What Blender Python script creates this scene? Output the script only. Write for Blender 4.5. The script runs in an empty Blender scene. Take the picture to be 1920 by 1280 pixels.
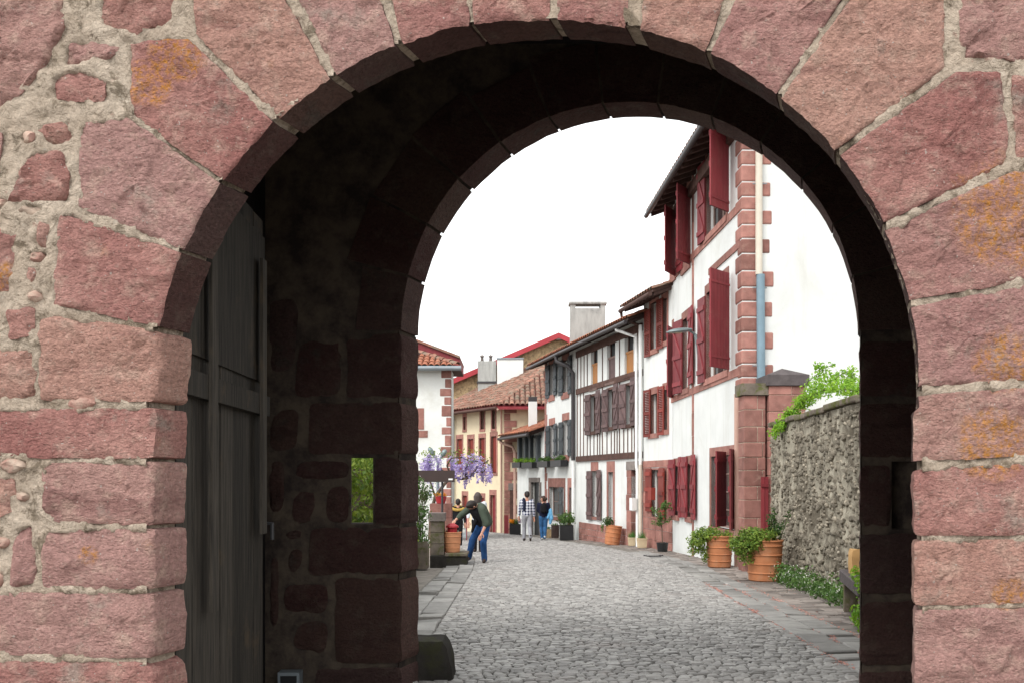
import bpy, bmesh, math, random
from mathutils import Vector, Matrix, noise
R = math.radians
random.seed(7)
SC = bpy.context.scene
COL = SC.collection
# ------------------------------------------------------------------ camera, sky, sun, exposure
F, HX, HY, EYE, SLOPE = 1700.0, 960.0, 897.0, 1.2, 0.031
cam_d = bpy.data.cameras.new('camera'); cam = bpy.data.objects.new('camera', cam_d); COL.objects.link(cam)
cam.location = (0, 0, EYE); cam.rotation_euler = (R(90), 0, 0)
cam_d.sensor_width = 36; cam_d.lens = 36 * F / 1920; cam_d.shift_y = (HY - 640) / 1920
cam_d.clip_start = 0.05; cam_d.clip_end = 2000
SC.camera = cam
SUN_EL, SUN_AZ = 46, 216          # elevation, compass direction the light comes from (0 = +Y, clockwise)
w = bpy.data.worlds.new('World'); SC.world = w; w.use_nodes = True
nt = w.node_tree; bg = nt.nodes['Background']
sky = nt.nodes.new('ShaderNodeTexSky'); sky.sky_type = 'NISHITA'; sky.sun_disc = False
sky.sun_elevation = R(SUN_EL); sky.sun_rotation = R(SUN_AZ); sky.dust_density = 2.0; sky.air_density = 1.0; sky.ozone_density = 1.0
hs = nt.nodes.new('ShaderNodeHueSaturation'); hs.inputs['Saturation'].default_value = 0.05; hs.inputs['Value'].default_value = 1.0
nt.links.new(sky.outputs[0], hs.inputs['Color']); cl = nt.nodes.new('ShaderNodeMix'); cl.data_type = 'RGBA'; cl.inputs[0].default_value = 0.72; cl.inputs[7].default_value = (6.6, 6.75, 6.8, 1)   # bright even cloud layer
nt.links.new(hs.outputs[0], cl.inputs[6]); nt.links.new(cl.outputs[2], bg.inputs[0]); bg.inputs[1].default_value = 0.15
sd = bpy.data.lights.new('sun', 'SUN'); sd.energy = 1.1; sd.angle = R(25); sd.color = (1, 0.97, 0.93)
so = bpy.data.objects.new('sun', sd); COL.objects.link(so)
_d = Vector((math.sin(R(SUN_AZ)) * math.cos(R(SUN_EL)), math.cos(R(SUN_AZ)) * math.cos(R(SUN_EL)), math.sin(R(SUN_EL))))
so.rotation_euler = _d.to_track_quat('Z', 'Y').to_euler(); so.location = _d * 60
SC.view_settings.view_transform = 'Standard'; SC.view_settings.look = 'None'; SC.view_settings.gamma = 1
SC.view_settings.exposure = 1.0

# ------------------------------------------------------------------ geometry helpers
V = Vector
def at(px, py, Y): return V(((px - HX) / F * Y, Y, EYE + (HY - py) / F * Y))
def gz(Y): return -SLOPE * Y
def G(px, py): return at(px, py, EYE / ((py - HY) / F - SLOPE))
BASE = {}
def setp(o, label=None, cat=None, group=None, kind=None):
    if label: o['label'] = label
    if cat: o['category'] = cat
    if group: o['group'] = group
    if kind: o['kind'] = kind
    return o
def thing(name, label, cat, loc, group=None):
    o = bpy.data.objects.new(name, None); COL.objects.link(o); o.location = loc; o.empty_display_size = 0.2
    BASE[o] = V(loc); return setp(o, label, cat, group)
class MB:
    def __init__(s): s.v = []; s.f = []
    def add(s, vs, fs):
        b = len(s.v); s.v += [tuple(p) for p in vs]; s.f += [tuple(i + b for i in f) for f in fs]
    def obox(s, o, a, b, c):
        o, a, b, c = V(o), V(a), V(b), V(c)
        s.add([o, o+a, o+a+b, o+b, o+c, o+a+c, o+a+b+c, o+b+c], [(0,3,2,1),(4,5,6,7),(0,1,5,4),(1,2,6,5),(2,3,7,6),(3,0,4,7)]); return s
    def box(s, x0, x1, y0, y1, z0, z1): return s.obox((x0,y0,z0), (x1-x0,0,0), (0,y1-y0,0), (0,0,z1-z0))
    def quad(s, *p): s.add(p, [tuple(range(len(p)))]); return s
    def tube(s, pts, rad, seg=8, cap=True):
        pts = [V(p) for p in pts]; n = len(pts)
        if not hasattr(rad, '__len__'): rad = [rad] * n
        vs, fs = [], []; prev = None
        for i, p in enumerate(pts):
            t = (pts[min(i+1, n-1)] - pts[max(i-1, 0)])
            t = t.normalized() if t.length > 1e-6 else V((0,0,1))
            a = prev if prev is not None else (V((0,0,1)) if abs(t.z) < .9 else V((1,0,0)))
            a = (a - t * a.dot(t)).normalized() if (a - t * a.dot(t)).length > 1e-4 else t.orthogonal().normalized()
            prev = a; b = t.cross(a)
            for k in range(seg):
                th = 2*math.pi*k/seg; vs.append(p + (a*math.cos(th) + b*math.sin(th)) * rad[i])
        for i in range(n-1):
            for k in range(seg):
                k2 = (k+1) % seg; fs.append((i*seg+k, i*seg+k2, (i+1)*seg+k2, (i+1)*seg+k))
        if cap: fs.append(tuple(range(seg))[::-1]); fs.append(tuple((n-1)*seg + k for k in range(seg)))
        s.add(vs, fs); return s
    def lathe(s, c, prof, seg=24, M=None, sq=0):
        vs, fs = [], []; c = V(c)
        for r, z in prof:
            for k in range(seg):
                th = 2*math.pi*(k+.5)/seg; q = 1
                if sq: q = 1 / max(abs(math.cos(th)), abs(math.sin(th))) ** sq
                p = V((r*q*math.cos(th), r*q*math.sin(th), z)); vs.append(c + (M @ p if M else p))
        for i in range(len(prof)-1):
            for k in range(seg):
                k2 = (k+1) % seg; fs.append((i*seg+k, i*seg+k2, (i+1)*seg+k2, (i+1)*seg+k))
        fs.append(tuple(range(seg))[::-1]); fs.append(tuple((len(prof)-1)*seg+k for k in range(seg)))
        s.add(vs, fs); return s
    def build(s, name, mat, parent=None, smooth=None, label=None, kind=None, fix=True):
        base = V((0,0,0))
        if parent is not None: base = BASE[parent]
        me = bpy.data.meshes.new(name)
        me.from_pydata([(p[0]-base.x, p[1]-base.y, p[2]-base.z) for p in s.v], [], s.f); me.update()
        if fix and len(s.f) < 60000:
            bm = bmesh.new(); bm.from_mesh(me); bmesh.ops.recalc_face_normals(bm, faces=bm.faces); bm.to_mesh(me); bm.free()
        if smooth is not None:
            me.polygons.foreach_set('use_smooth', [True]*len(me.polygons))
            if smooth < 179: me.set_sharp_from_angle(angle=R(smooth))
        me.materials.append(MAT[mat] if isinstance(mat, str) else mat)
        o = bpy.data.objects.new(name, me); COL.objects.link(o)
        if parent is not None: o.parent = parent
        BASE[o] = base
        if label: o['label'] = label
        if kind: o['kind'] = kind
        return o
def fbm(p, o=4): return noise.fractal(p, 1.0, 2.0, o)

# ------------------------------------------------------------------ materials
MAT = {}
def lin(c): return tuple((x/12.92 if x <= .04045 else ((x+.055)/1.055)**2.4) for x in (v/255 for v in c))
class NT:
    def __init__(s, name, rough=.85, spec=.3):
        m = bpy.data.materials.new(name); m.use_nodes = True; s.m = m; s.t = m.node_tree; s.b = s.t.nodes['Principled BSDF']
        s.b.inputs['Roughness'].default_value = rough; s.b.inputs['Specular IOR Level'].default_value = spec
        s.tc = s.t.nodes.new('ShaderNodeTexCoord'); MAT[name] = m; s.co = s.tc.outputs['Object']
    def n(s, ty, **k):
        nd = s.t.nodes.new(ty)
        for a, v in k.items(): setattr(nd, a, v)
        return nd
    def l(s, a, b): s.t.links.new(a, b)
    def noise(s, scale, detail=4, rough=.55, co=None, stretch=None, dist=0):
        nd = s.n('ShaderNodeTexNoise'); nd.inputs['Scale'].default_value = scale; nd.inputs['Detail'].default_value = detail
        nd.inputs['Roughness'].default_value = rough; nd.inputs['Distortion'].default_value = dist
        co = co or s.co
        if stretch:
            mp = s.n('ShaderNodeMapping'); mp.inputs['Scale'].default_value = stretch; s.l(co, mp.inputs[0]); co = mp.outputs[0]
        s.l(co, nd.inputs['Vector']); return nd.outputs[0]
    def ramp(s, f, a, b, lo=0., hi=1.):
        nd = s.n('ShaderNodeMapRange'); nd.inputs[1].default_value = a; nd.inputs[2].default_value = b
        nd.inputs[3].default_value = lo; nd.inputs[4].default_value = hi; s.l(f, nd.inputs[0]); return nd.outputs[0]
    def mix(s, f, a, b, mode='MIX'):
        nd = s.n('ShaderNodeMix', data_type='RGBA', blend_type=mode)
        for i, x in ((0, f), (6, a), (7, b)):
            if hasattr(x, 'links'): s.l(x, nd.inputs[i])
            else: nd.inputs[i].default_value = x if i == 0 else (*x[:3], 1)
        return nd.outputs[2]
    def math(s, op, a, b=0.):
        nd = s.n('ShaderNodeMath', operation=op)
        for i, x in enumerate((a, b)):
            if hasattr(x, 'links'): s.l(x, nd.inputs[i])
            else: nd.inputs[i].default_value = x
        return nd.outputs[0]
    def near(s, p, r):   # 1 at point p (object space), 0 at distance r
        nd = s.n('ShaderNodeVectorMath', operation='DISTANCE'); s.l(s.co, nd.inputs[0]); nd.inputs[1].default_value = p
        return s.ramp(nd.outputs['Value'], r, 0)
    def rnd(s): return s.n('ShaderNodeObjectInfo').outputs['Random']
    def isl(s): return s.n('ShaderNodeNewGeometry').outputs['Random Per Island']
    def tint(s, c, f, lo, hi):  # multiply colour by grey lo..hi driven by f
        g = s.ramp(f, 0, 1, lo, hi); cb = s.n('ShaderNodeCombineColor')
        for i in range(3): s.l(g, cb.inputs[i])
        return s.mix(1.0, c, cb.outputs[0], 'MULTIPLY')
    def col(s, c):
        if hasattr(c, 'links'): s.l(c, s.b.inputs['Base Color'])
        else: s.b.inputs['Base Color'].default_value = (*c, 1)
    def bump(s, h, strength=.5, dist=.01):
        nd = s.n('ShaderNodeBump'); nd.inputs['Strength'].default_value = strength; nd.inputs['Distance'].default_value = dist
        s.l(h, nd.inputs['Height']); s.l(nd.outputs[0], s.b.inputs['Normal'])

GATE_LOC = V((0.1, 3.53, gz(3.53)))
def m_front():
    for name, dark in (('gate_stone', 1.0), ('gate_stone_inner', .15), ('gate_stone_stain_shade', .25)):  # inner copy: passage shade put into the colour; reveal copy: staining plus painted shade
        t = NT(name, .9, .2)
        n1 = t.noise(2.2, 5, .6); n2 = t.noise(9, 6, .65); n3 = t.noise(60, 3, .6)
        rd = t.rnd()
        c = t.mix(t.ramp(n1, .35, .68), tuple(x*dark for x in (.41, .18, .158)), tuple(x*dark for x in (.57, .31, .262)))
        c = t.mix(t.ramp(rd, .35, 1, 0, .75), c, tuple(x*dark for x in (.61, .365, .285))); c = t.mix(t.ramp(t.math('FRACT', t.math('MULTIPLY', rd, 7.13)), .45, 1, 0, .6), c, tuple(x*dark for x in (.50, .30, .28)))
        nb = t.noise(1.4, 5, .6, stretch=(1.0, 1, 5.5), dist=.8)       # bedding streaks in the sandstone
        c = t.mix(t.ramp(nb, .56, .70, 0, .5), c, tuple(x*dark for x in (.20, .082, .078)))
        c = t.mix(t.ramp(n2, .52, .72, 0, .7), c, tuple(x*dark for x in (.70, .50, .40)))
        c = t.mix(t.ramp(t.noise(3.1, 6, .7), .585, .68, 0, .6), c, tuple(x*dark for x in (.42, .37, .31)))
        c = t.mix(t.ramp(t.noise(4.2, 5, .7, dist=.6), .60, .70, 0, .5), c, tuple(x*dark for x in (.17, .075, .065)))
        if dark == 1.0:
            lich = None
            for (px, py, r) in ((1900, 400, .30), (1885, 680, .16), (1860, 830, .18), (330, 105, .14), (280, 160, .13), (1890, 1110, .09), (165, 1040, .05), (10, 520, .08)):
                p = at(px, py, 3.53) - GATE_LOC; q = t.near(p, r)
                lich = q if lich is None else t.math('MAXIMUM', lich, q)
            spots = t.ramp(t.noise(34, 6, .75), .44, .62)
            big = t.ramp(t.math('ADD', lich, t.math('MULTIPLY', t.noise(7, 4), .9)), .60, .88)
            c = t.mix(t.math('MULTIPLY', t.math('MULTIPLY', big, spots), .85), c, (.66, .28, .03))
            flecks = t.ramp(t.noise(75, 2, .5), .69, .74, 0, .75)
            c = t.mix(flecks, c, (.62, .56, .50))
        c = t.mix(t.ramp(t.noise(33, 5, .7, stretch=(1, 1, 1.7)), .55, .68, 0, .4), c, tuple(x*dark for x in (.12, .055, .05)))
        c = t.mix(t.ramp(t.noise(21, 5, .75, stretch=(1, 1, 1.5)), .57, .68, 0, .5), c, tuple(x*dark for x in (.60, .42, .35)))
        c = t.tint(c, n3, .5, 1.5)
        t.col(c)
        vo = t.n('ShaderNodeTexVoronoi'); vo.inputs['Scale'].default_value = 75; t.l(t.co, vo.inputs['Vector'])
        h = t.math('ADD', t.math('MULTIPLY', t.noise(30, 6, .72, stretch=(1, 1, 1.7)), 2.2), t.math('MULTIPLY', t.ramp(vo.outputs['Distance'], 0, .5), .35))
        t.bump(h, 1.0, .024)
    t = NT('mortar', .95, .1)
    n1 = t.noise(4, 6, .7); n2 = t.noise(30, 6, .75)
    c = t.mix(t.ramp(n1, .35, .65), (.60, .50, .40), (.47, .375, .29))
    c = t.mix(t.ramp(t.noise(7, 6, .75, dist=.8), .53, .62, 0, .8), c, (.16, .125, .085))
    c = t.mix(t.ramp(n2, .6, .75, 0, .7), c, (.70, .65, .56))
    c = t.mix(t.ramp(t.noise(11, 5, .7), .62, .7, 0, .6), c, (.38, .20, .165))
    c = t.mix(t.ramp(t.noise(22, 6, .8, dist=1.2), .56, .66, 0, .75), c, (.19, .15, .105)); c = t.tint(c, t.noise(70, 3), .6, 1.4); t.col(c); t.bump(t.math('ADD', t.noise(45, 7, .75), t.math('MULTIPLY', t.noise(13, 5, .75, dist=.6), 2.0)), 1, .022)
    t = NT('mortar_inner', .95, .1)  # passage copy of the mortar, shade put into its darker colour
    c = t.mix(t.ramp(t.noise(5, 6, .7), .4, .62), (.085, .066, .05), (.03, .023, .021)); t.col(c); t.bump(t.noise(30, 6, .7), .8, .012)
    t = NT('shade_black', .95, .1); c = t.mix(t.ramp(t.noise(2, 5), .4, .6), (.016, .013, .013), (.008, .007, .008)); t.col(c); t.bump(t.noise(14, 5), .6, .02)  # the chamber's deep shade, put into a near-black colour
    t = NT('gate_plank', .8, .25)
    g = t.noise(6, 6, .65, stretch=(9, 9, .5))
    c = t.mix(t.ramp(g, .35, .65), (.026, .023, .020), (.078, .066, .053)); c = t.tint(c, t.rnd(), .65, 1.25)
    c = t.mix(t.ramp(t.noise(3, 5, .7), .58, .7, 0, .5), c, (.12, .085, .05)); t.col(c); t.bump(g, .7, .006)
m_front()
def simple(name, c, rough=.8, spec=.3, var=.25, scale=5, bump=0, bscale=30, isl=False, obj=False, stain=None, st_s=3, st_lo=.55, st_hi=.7, st_a=.6, stretch=None, metal=0):
    t = NT(name, rough, spec); n = t.noise(scale, 5, .6, stretch=stretch)
    k = t.tint(c, t.ramp(n, .3, .7), 1-var, 1+var)
    if isl: k = t.tint(k, t.isl(), .62, 1.35)
    if obj: k = t.tint(k, t.rnd(), .75, 1.22)
    if stain: k = t.mix(t.ramp(t.noise(st_s, 6, .7, dist=.5), st_lo, st_hi, 0, st_a), k, stain)
    t.col(k); t.b.inputs['Metallic'].default_value = metal
    if bump: t.bump(t.noise(bscale, 5, .65), bump, .012)
    return t
def m_plaster(name, c, dirt):
    t = NT(name, .9, .1); k = t.tint(c, t.ramp(t.noise(1.3, 5), .3, .7), .93, 1.05)
    k = t.mix(t.ramp(t.noise(1.1, 6, .7, stretch=(2.6, 2.6, .22)), .54, .74, 0, .45), k, dirt)     # rain streaks
    k = t.mix(t.ramp(t.noise(.55, 6, .7, dist=.6), .56, .72, 0, .4), k, dirt); k = t.mix(t.ramp(t.noise(9, 6, .75), .6, .72, 0, .25), k, dirt)
    t.col(k); t.bump(t.noise(12, 6, .65), .35, .012)
m_plaster('plaster', (.685, .695, .675), (.50, .485, .43))
simple('plaster_grey', (.70, .71, .68), .9, .1, .08, 1.2, .3, 9, stain=(.50, .48, .42), st_s=.7, st_lo=.5, st_hi=.72, st_a=.6)
simple('plaster_cream', (.68, .58, .41), .9, .1, .08, 1.2, .25, 10, stain=(.46, .38, .26), st_s=.8, st_lo=.55, st_hi=.8, st_a=.5)
simple('house_stone', (.30, .145, .12), .9, .15, .25, 4, .5, 25, obj=True, stain=(.38, .25, .2), st_s=5)
simple('house_stone_grey', (.20, .17, .155), .9, .15, .25, 4, .5, 25, obj=True)
simple('tan_rubble', (.36, .26, .15), .95, .1, .4, 6, .8, 14, stain=(.16, .12, .08), st_s=5, st_lo=.5, st_hi=.62, st_a=.7)
simple('red_paint', (.205, .03, .036), .6, .3, .18, 3, .2, 20, obj=True, stain=(.24, .075, .065), st_s=4, st_lo=.52, st_hi=.7, st_a=.6, stretch=(3, 3, .5))
simple('rust_paint', (.21, .035, .025), .6, .3, .12, 3, .15, 20, obj=True)
simple('bright_red_paint', (.36, .04, .05), .6, .3, .12, 2)
simple('brown_paint', (.115, .072, .07), .7, .3, .2, 6, .2, 20, obj=True)
simple('slate_paint', (.052, .06, .066), .6, .3, .15, 5, .15, 20, obj=True)
simple('timber', (.105, .058, .047), .85, .2, .3, 5, .4, 18, obj=True)
simple('dark_wood', (.045, .03, .026), .85, .2, .3, 5, .3, 18)
simple('eave_wood', (.085, .05, .042), .85, .2, .3, 5, .3, 18)
simple('orange_wood', (.40, .16, .035), .55, .35, .2, 6, stretch=(6, 6, .6))
simple('window_wood', (.20, .13, .11), .7, .3, .15)
simple('white_paint', (.75, .75, .73), .5, .35, .05)
simple('pane', (.018, .021, .024), .08, .6, .3, 2)
simple('curtain', (.55, .54, .5), .9, .1, .1)
simple('tile', (.33, .125, .075), .9, .15, .35, 4, .4, 30, isl=True, stain=(.21, .16, .115), st_s=3, st_lo=.48, st_hi=.66, st_a=.8)
simple('tile_old', (.25, .125, .09), .9, .15, .35, 4, .4, 30, isl=True, stain=(.20, .17, .13), st_s=3, st_lo=.45, st_hi=.62, st_a=.85)
simple('zinc', (.22, .25, .27), .5, .5, .15, 3, metal=.3)
simple('dark_pipe', (.035, .03, .032), .5, .5, .2)
simple('cream_pipe', (.58, .52, .43), .5, .4, .08)
simple('pink_pipe', (.48, .30, .24), .55, .4, .08)
simple('blue_pipe', (.17, .25, .30), .5, .4, .1)
simple('concrete', (.36, .36, .34), .9, .15, .2, 2, .4, 20, stain=(.12, .12, .12), st_s=1.5, st_lo=.55, st_hi=.75, st_a=.7, stretch=(3, 3, .6))
simple('cobble', (.285, .272, .257), .6, .4, .16, 22, .5, 60, isl=True, stain=(.25, .18, .155), st_s=1.3, st_lo=.55, st_hi=.8, st_a=.4)
simple('cobble_single', (.285, .272, .257), .6, .4, .16, 22, .5, 60, obj=True, stain=(.25, .18, .155), st_s=1.3, st_lo=.55, st_hi=.8, st_a=.4)
simple('slab', (.25, .24, .225), .7, .35, .18, 7, .4, 40, isl=True)
simple('slab_single', (.25, .24, .225), .7, .35, .18, 7, .4, 40, obj=True)
simple('foot_slab', (.215, .185, .165), .85, .25, .25, 6, .6, 40, isl=True, stain=(.16, .125, .10), st_s=2.5)
simple('joint_earth', (.19, .175, .155), .95, .1, .3, 9, .6, 60)
simple('pavement', (.25, .225, .20), .9, .2, .3, 5, .7, 35, stain=(.15, .13, .105), st_s=2.5, st_lo=.5, st_hi=.7, st_a=.7)
simple('ground', (.22, .20, .18), .95, .1, .3, .6, .5, 20)
simple('rubble_pale', (.44, .34, .27), .95, .1, .35, 9, 1, 30, obj=True, stain=(.33, .17, .14), st_s=6, st_lo=.45, st_hi=.6, st_a=.8)
simple('terracotta', (.46, .185, .085), .75, .25, .14, 5, .15, 30, stain=(.42, .26, .17), st_s=4, st_lo=.5, st_hi=.75, st_a=.6)
simple('terracotta_pale', (.60, .27, .14), .75, .25, .1, 5, .1, 30)
simple('cream_pot', (.55, .44, .29), .8, .2, .12, 6, .2, 30)
simple('black_plastic', (.012, .012, .013), .5, .4, .2)
simple('soil', (.03, .02, .014), .95, .1, .4, 20, .8, 60)
simple('wall_body', (.35, .315, .25), .95, .1, .4, 3, 1, 22, stain=(.12, .10, .075), st_s=1.6, st_lo=.44, st_hi=.58, st_a=.9, stretch=(1, 1, .25))
simple('wall_rock', (.27, .235, .185), .95, .1, .45, 9, 1, 40, isl=True, stain=(.09, .08, .065), st_s=2.2, st_lo=.46, st_hi=.62, st_a=.75, stretch=(1, 1, .35))
simple('wall_rock_single', (.27, .235, .185), .95, .1, .45, 9, 1, 40, obj=True, stain=(.09, .08, .065), st_s=9, st_lo=.5, st_hi=.62, st_a=.75)
simple('mossy_stone', (.17, .14, .115), .95, .1, .35, 5, .8, 25, stain=(.09, .10, .025), st_s=3.5, st_lo=.47, st_hi=.6, st_a=.85)
simple('dark_mossy_stone', (.04, .036, .032), .95, .1, .4, 5, .8, 25, stain=(.045, .046, .022), st_s=3.5, st_lo=.5, st_hi=.62, st_a=.7)
simple('bench_stone', (.10, .085, .085), .9, .15, .25, 6, .5, 30)
simple('bark', (.10, .075, .055), .95, .1, .35, 12, .8, 40)
simple('stem', (.09, .11, .035), .9, .1, .3)
simple('paper', (.50, .30, .13), .85, .15, .12, 9)
simple('brown_sign', (.04, .024, .021), .5, .4, .15)
simple('iron', (.03, .03, .033), .5, .5, .2)
simple('lamp_metal', (.19, .235, .24), .4, .5, .1, metal=.3)
simple('board_grey', (.30, .33, .34), .6, .3, .25, 14)
simple('red_pot', (.36, .02, .028), .45, .4, .15)
simple('petal_pink', (.56, .25, .20), .9, .1, .2, 8, isl=True)
def leafmat(name, a, b, trans=.35):
    t = NT(name, .55, .35); c = t.mix(t.isl(), a, b); c = t.tint(c, t.ramp(t.noise(3, 3), .3, .7), .75, 1.25); t.col(c)
    tr = t.n('ShaderNodeBsdfTranslucent'); t.l(c, tr.inputs[0]); mx = t.n('ShaderNodeMixShader'); mx.inputs[0].default_value = trans
    t.l(t.b.outputs[0], mx.inputs[1]); t.l(tr.outputs[0], mx.inputs[2]); t.l(mx.outputs[0], t.t.nodes['Material Output'].inputs['Surface'])
leafmat('leaf_ivy', (.07, .15, .02), (.30, .40, .07))
leafmat('leaf_bright', (.13, .30, .02), (.30, .48, .04))
leafmat('leaf_dark', (.025, .065, .018), (.085, .16, .035))
leafmat('leaf_mid', (.05, .12, .025), (.14, .24, .06))
leafmat('leaf_hedge', (.07, .14, .015), (.26, .33, .04))
leafmat('grass_blade', (.05, .16, .03), (.12, .28, .06))
leafmat('flower_white', (.60, .62, .55), (.8, .8, .72))
leafmat('flower_purple', (.34, .26, .52), (.60, .52, .76))
leafmat('flower_orange', (.75, .20, .01), (.85, .50, .02))
leafmat('flower_red', (.55, .02, .02), (.70, .10, .02))
leafmat('flower_pale', (.45, .35, .45), (.6, .5, .6))
simple('skin', (.52, .27, .19), .6, .35, .06); simple('hair_dark', (.016, .010, .008), .6, .4, .3, 60); simple('hair_grey', (.06, .045, .04), .6, .4, .3, 60)
simple('hair_brown', (.035, .017, .01), .6, .4, .3, 60)
simple('green_cloth', (.062, .078, .058), .9, .15, .15, 9); simple('black_cloth', (.012, .012, .014), .9, .15, .2, 9)
simple('jeans', (.025, .075, .20), .9, .15, .4, 5); simple('jeans_mid', (.04, .12, .26), .9, .15, .4, 5); simple('grey_cloth', (.26, .26, .28), .9, .15, .15, 7)
simple('navy_cloth', (.012, .014, .032), .9, .15, .2, 9); simple('blue_cloth', (.16, .42, .68), .9, .15, .12, 9); simple('white_cloth', (.62, .66, .70), .9, .15, .08, 9)
simple('fur_yellow', (.40, .26, .07), .95, .1, .4, 40); simple('shoe_dark', (.035, .022, .018), .7, .3, .2); simple('shoe_white', (.65, .63, .58), .7, .3, .1)
simple('sole', (.16, .09, .055), .8, .2, .1)
def m_plaid():
    t = NT('plaid', .9, .15); sp = t.n('ShaderNodeSeparateXYZ'); t.l(t.co, sp.inputs[0])
    def stripe(o): return t.ramp(t.math('PINGPONG', t.math('MULTIPLY', o, 1), .05), .019, .03)
    a, b = stripe(sp.outputs[0]), stripe(sp.outputs[2])
    s = t.math('MULTIPLY', t.math('ADD', a, b), .5)
    t.col(t.mix(s, (.66, .67, .72), (.02, .025, .075)))
m_plaid()
# ------------------------------------------------------------------ ground sheets
m = MB(); n = 24
for (x0, x1, y0, y1) in ((-250, 250, -60, 400),):
    m.quad((x0, y0, gz(y0)-.05), (x1, y0, gz(y0)-.05), (x1, y1, gz(y1)-.05), (x0, y1, gz(y1)-.05))
setp(m.build('ground', 'ground', fix=False), kind='structure')

# ------------------------------------------------------------------ the gate
D1, D2, RA = 3.53, 5.93, 1.5
C1 = (0.0893, 1.4907); C2 = (0.774, 2.166); K1, K2, T1, T2 = .36, .33, .17, .26
gate = thing('stone_gate', 'pink sandstone town gate with round arched passage and open wooden door', 'gate', GATE_LOC)
def rf(x, z):
    """radius of the front arch in the direction of (x, z): slightly fuller on its right haunch"""
    th = math.atan2(z-C1[1], x-C1[0]); k = 720
    if 0 < th < math.pi/2: k += 18*math.sin(2*th)
    return k/722*RA
def resample(poly, step):
    out = []
    for i in range(len(poly)):
        a, b = V(poly[i]), V(poly[(i+1) % len(poly)]); k = max(1, int((b-a).length / step))
        for j in range(k): out.append(a.lerp(b, j/k))
    return out
def stone(poly, Y0, depth, skew, seed, mat='gate_stone', rough=.011, bev=.018, step=.02, parent=gate, wob=.006, name='block', proud=0, rnd=2, arch=False, side=None, grow=0):
    """dressed stone: outline in the wall plane (x, z), rough front, sides running back along the skewed reveal"""
    b = resample(poly, step); N = len(b)
    for _ in range(rnd): b = [(b[i-1] + b[i]*2 + b[(i+1) % N]) / 4 for i in range(N)]
    c = sum(b, V((0, 0))) / N; so = V((seed*7.3, seed*3.1, seed*1.7))
    bb = []
    for p in b:
        d = p - c; k = noise.noise(V((p.x*9, seed, p.y*9))) * wob + noise.noise(V((p.x*30, seed, p.y*30))) * wob * .6
        p2 = p + d.normalized() * (k + grow + .0035*noise.noise(V((p.x*70, seed, p.y*70))))
        if arch:
            dc = V((p.x-C1[0], p.y-C1[1])); r0 = rf(p.x, p.y)
            if p.y > C1[1]-.02 and abs(dc.length-r0) < .02: p2 = V(C1) + dc.normalized()*(r0 + .004*noise.noise(V((p.x*16, seed, p.y*16))) + .004*abs(noise.noise(V((p.x*55, seed, p.y*55)))))
        bb.append(p2)
    rmin = min((p - c).length for p in bb); nr = max(3, int(rmin / step))
    hx, hy = (max(p.x for p in bb)-min(p.x for p in bb))/2, (max(p.y for p in bb)-min(p.y for p in bb))/2
    sxp, syp = max(0, hx-hy)*.95, max(0, hy-hx)*.95
    def spine(p): return V((c.x + max(-sxp, min(sxp, p.x-c.x)), c.y + max(-syp, min(syp, p.y-c.y))))
    rmin = min(hx, hy); nr = max(3, int(rmin / step))
    vs, fs = [], []
    def fy(p, dist):
        e = 0
        if dist < bev: e = bev * .8 * (1 - math.sqrt(max(0, 1 - (1 - dist/bev)**2)))
        q = V((p.x, 0, p.y))
        hgt = rough * (fbm(q*5 + so, 3) + .75 * fbm(q*20 + so, 4)) + rough*.5 * noise.noise(V((p.x*45, 3, p.y*70)))
        return Y0 - proud + e - hgt
    dep = [0.33, .66, 1.0]
    for k in dep[::-1]:
        for p in bb:
            w = .004 * noise.noise(V((p.x*20, k*9, p.y*20)))
            vs.append((p.x + skew*depth*k + w, Y0 + .02 + (depth-.02)*k, p.y + w))
    for r in range(nr):
        f = r / (nr-1); f = min(f**1.15, .999)
        for p in bb:
            q = p.lerp(spine(p), f); vs.append((q.x, fy(q, (p-q).length), q.y))
    L = len(dep) + nr
    for r in range(L-1):
        for i in range(N):
            j = (i+1) % N; fs.append((r*N+i, r*N+j, (r+1)*N+j, (r+1)*N+i))
    m = MB(); m.add(vs, fs); o = m.build(name, mat, parent, smooth=50)
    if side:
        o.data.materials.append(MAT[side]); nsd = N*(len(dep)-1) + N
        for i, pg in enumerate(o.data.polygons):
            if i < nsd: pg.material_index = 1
    return o
def pxpoly(pts, Y): return [(((x-HX)/F*Y), EYE + (HY-y)/F*Y) for x, y in pts]
VOUS = [
 [(112,400),(345,476),(303,612),(100,570)], [(150,232),(238,222),(412,344),(345,468),(162,392),(150,385)],
 [(242,80),(352,74),(510,228),(420,338),(247,215)], [(366,-70),(498,-70),(532,0),(617,146),(517,214),(366,62)],
 [(545,-70),(690,-70),(738,83),(630,138),(562,0)], [(720,-70),(868,-70),(878,47),(755,78)],
 [(886,-80),(1030,-80),(1030,37),(888,46)], [(1046,-80),(1180,-80),(1174,50),(1120,42),(1105,32),(1092,40),(1046,36)],
 [(1218,-80),(1385,-80),(1322,98),(1202,57)], [(1418,-80),(1632,-80),(1457,174),(1332,104)],
 [(1650,-80),(1770,-80),(1772,125),(1567,280),(1466,184)], [(1792,138),(1878,136),(1890,305),(1650,420),(1577,291)],
 [(1902,322),(2010,330),(2010,508),(1704,562),(1658,432)], [(1706,576),(2015,520),(2015,705),(1718,724)],
 [(1717,742),(2000,722),(2000,850),(1718,862)]]
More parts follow.
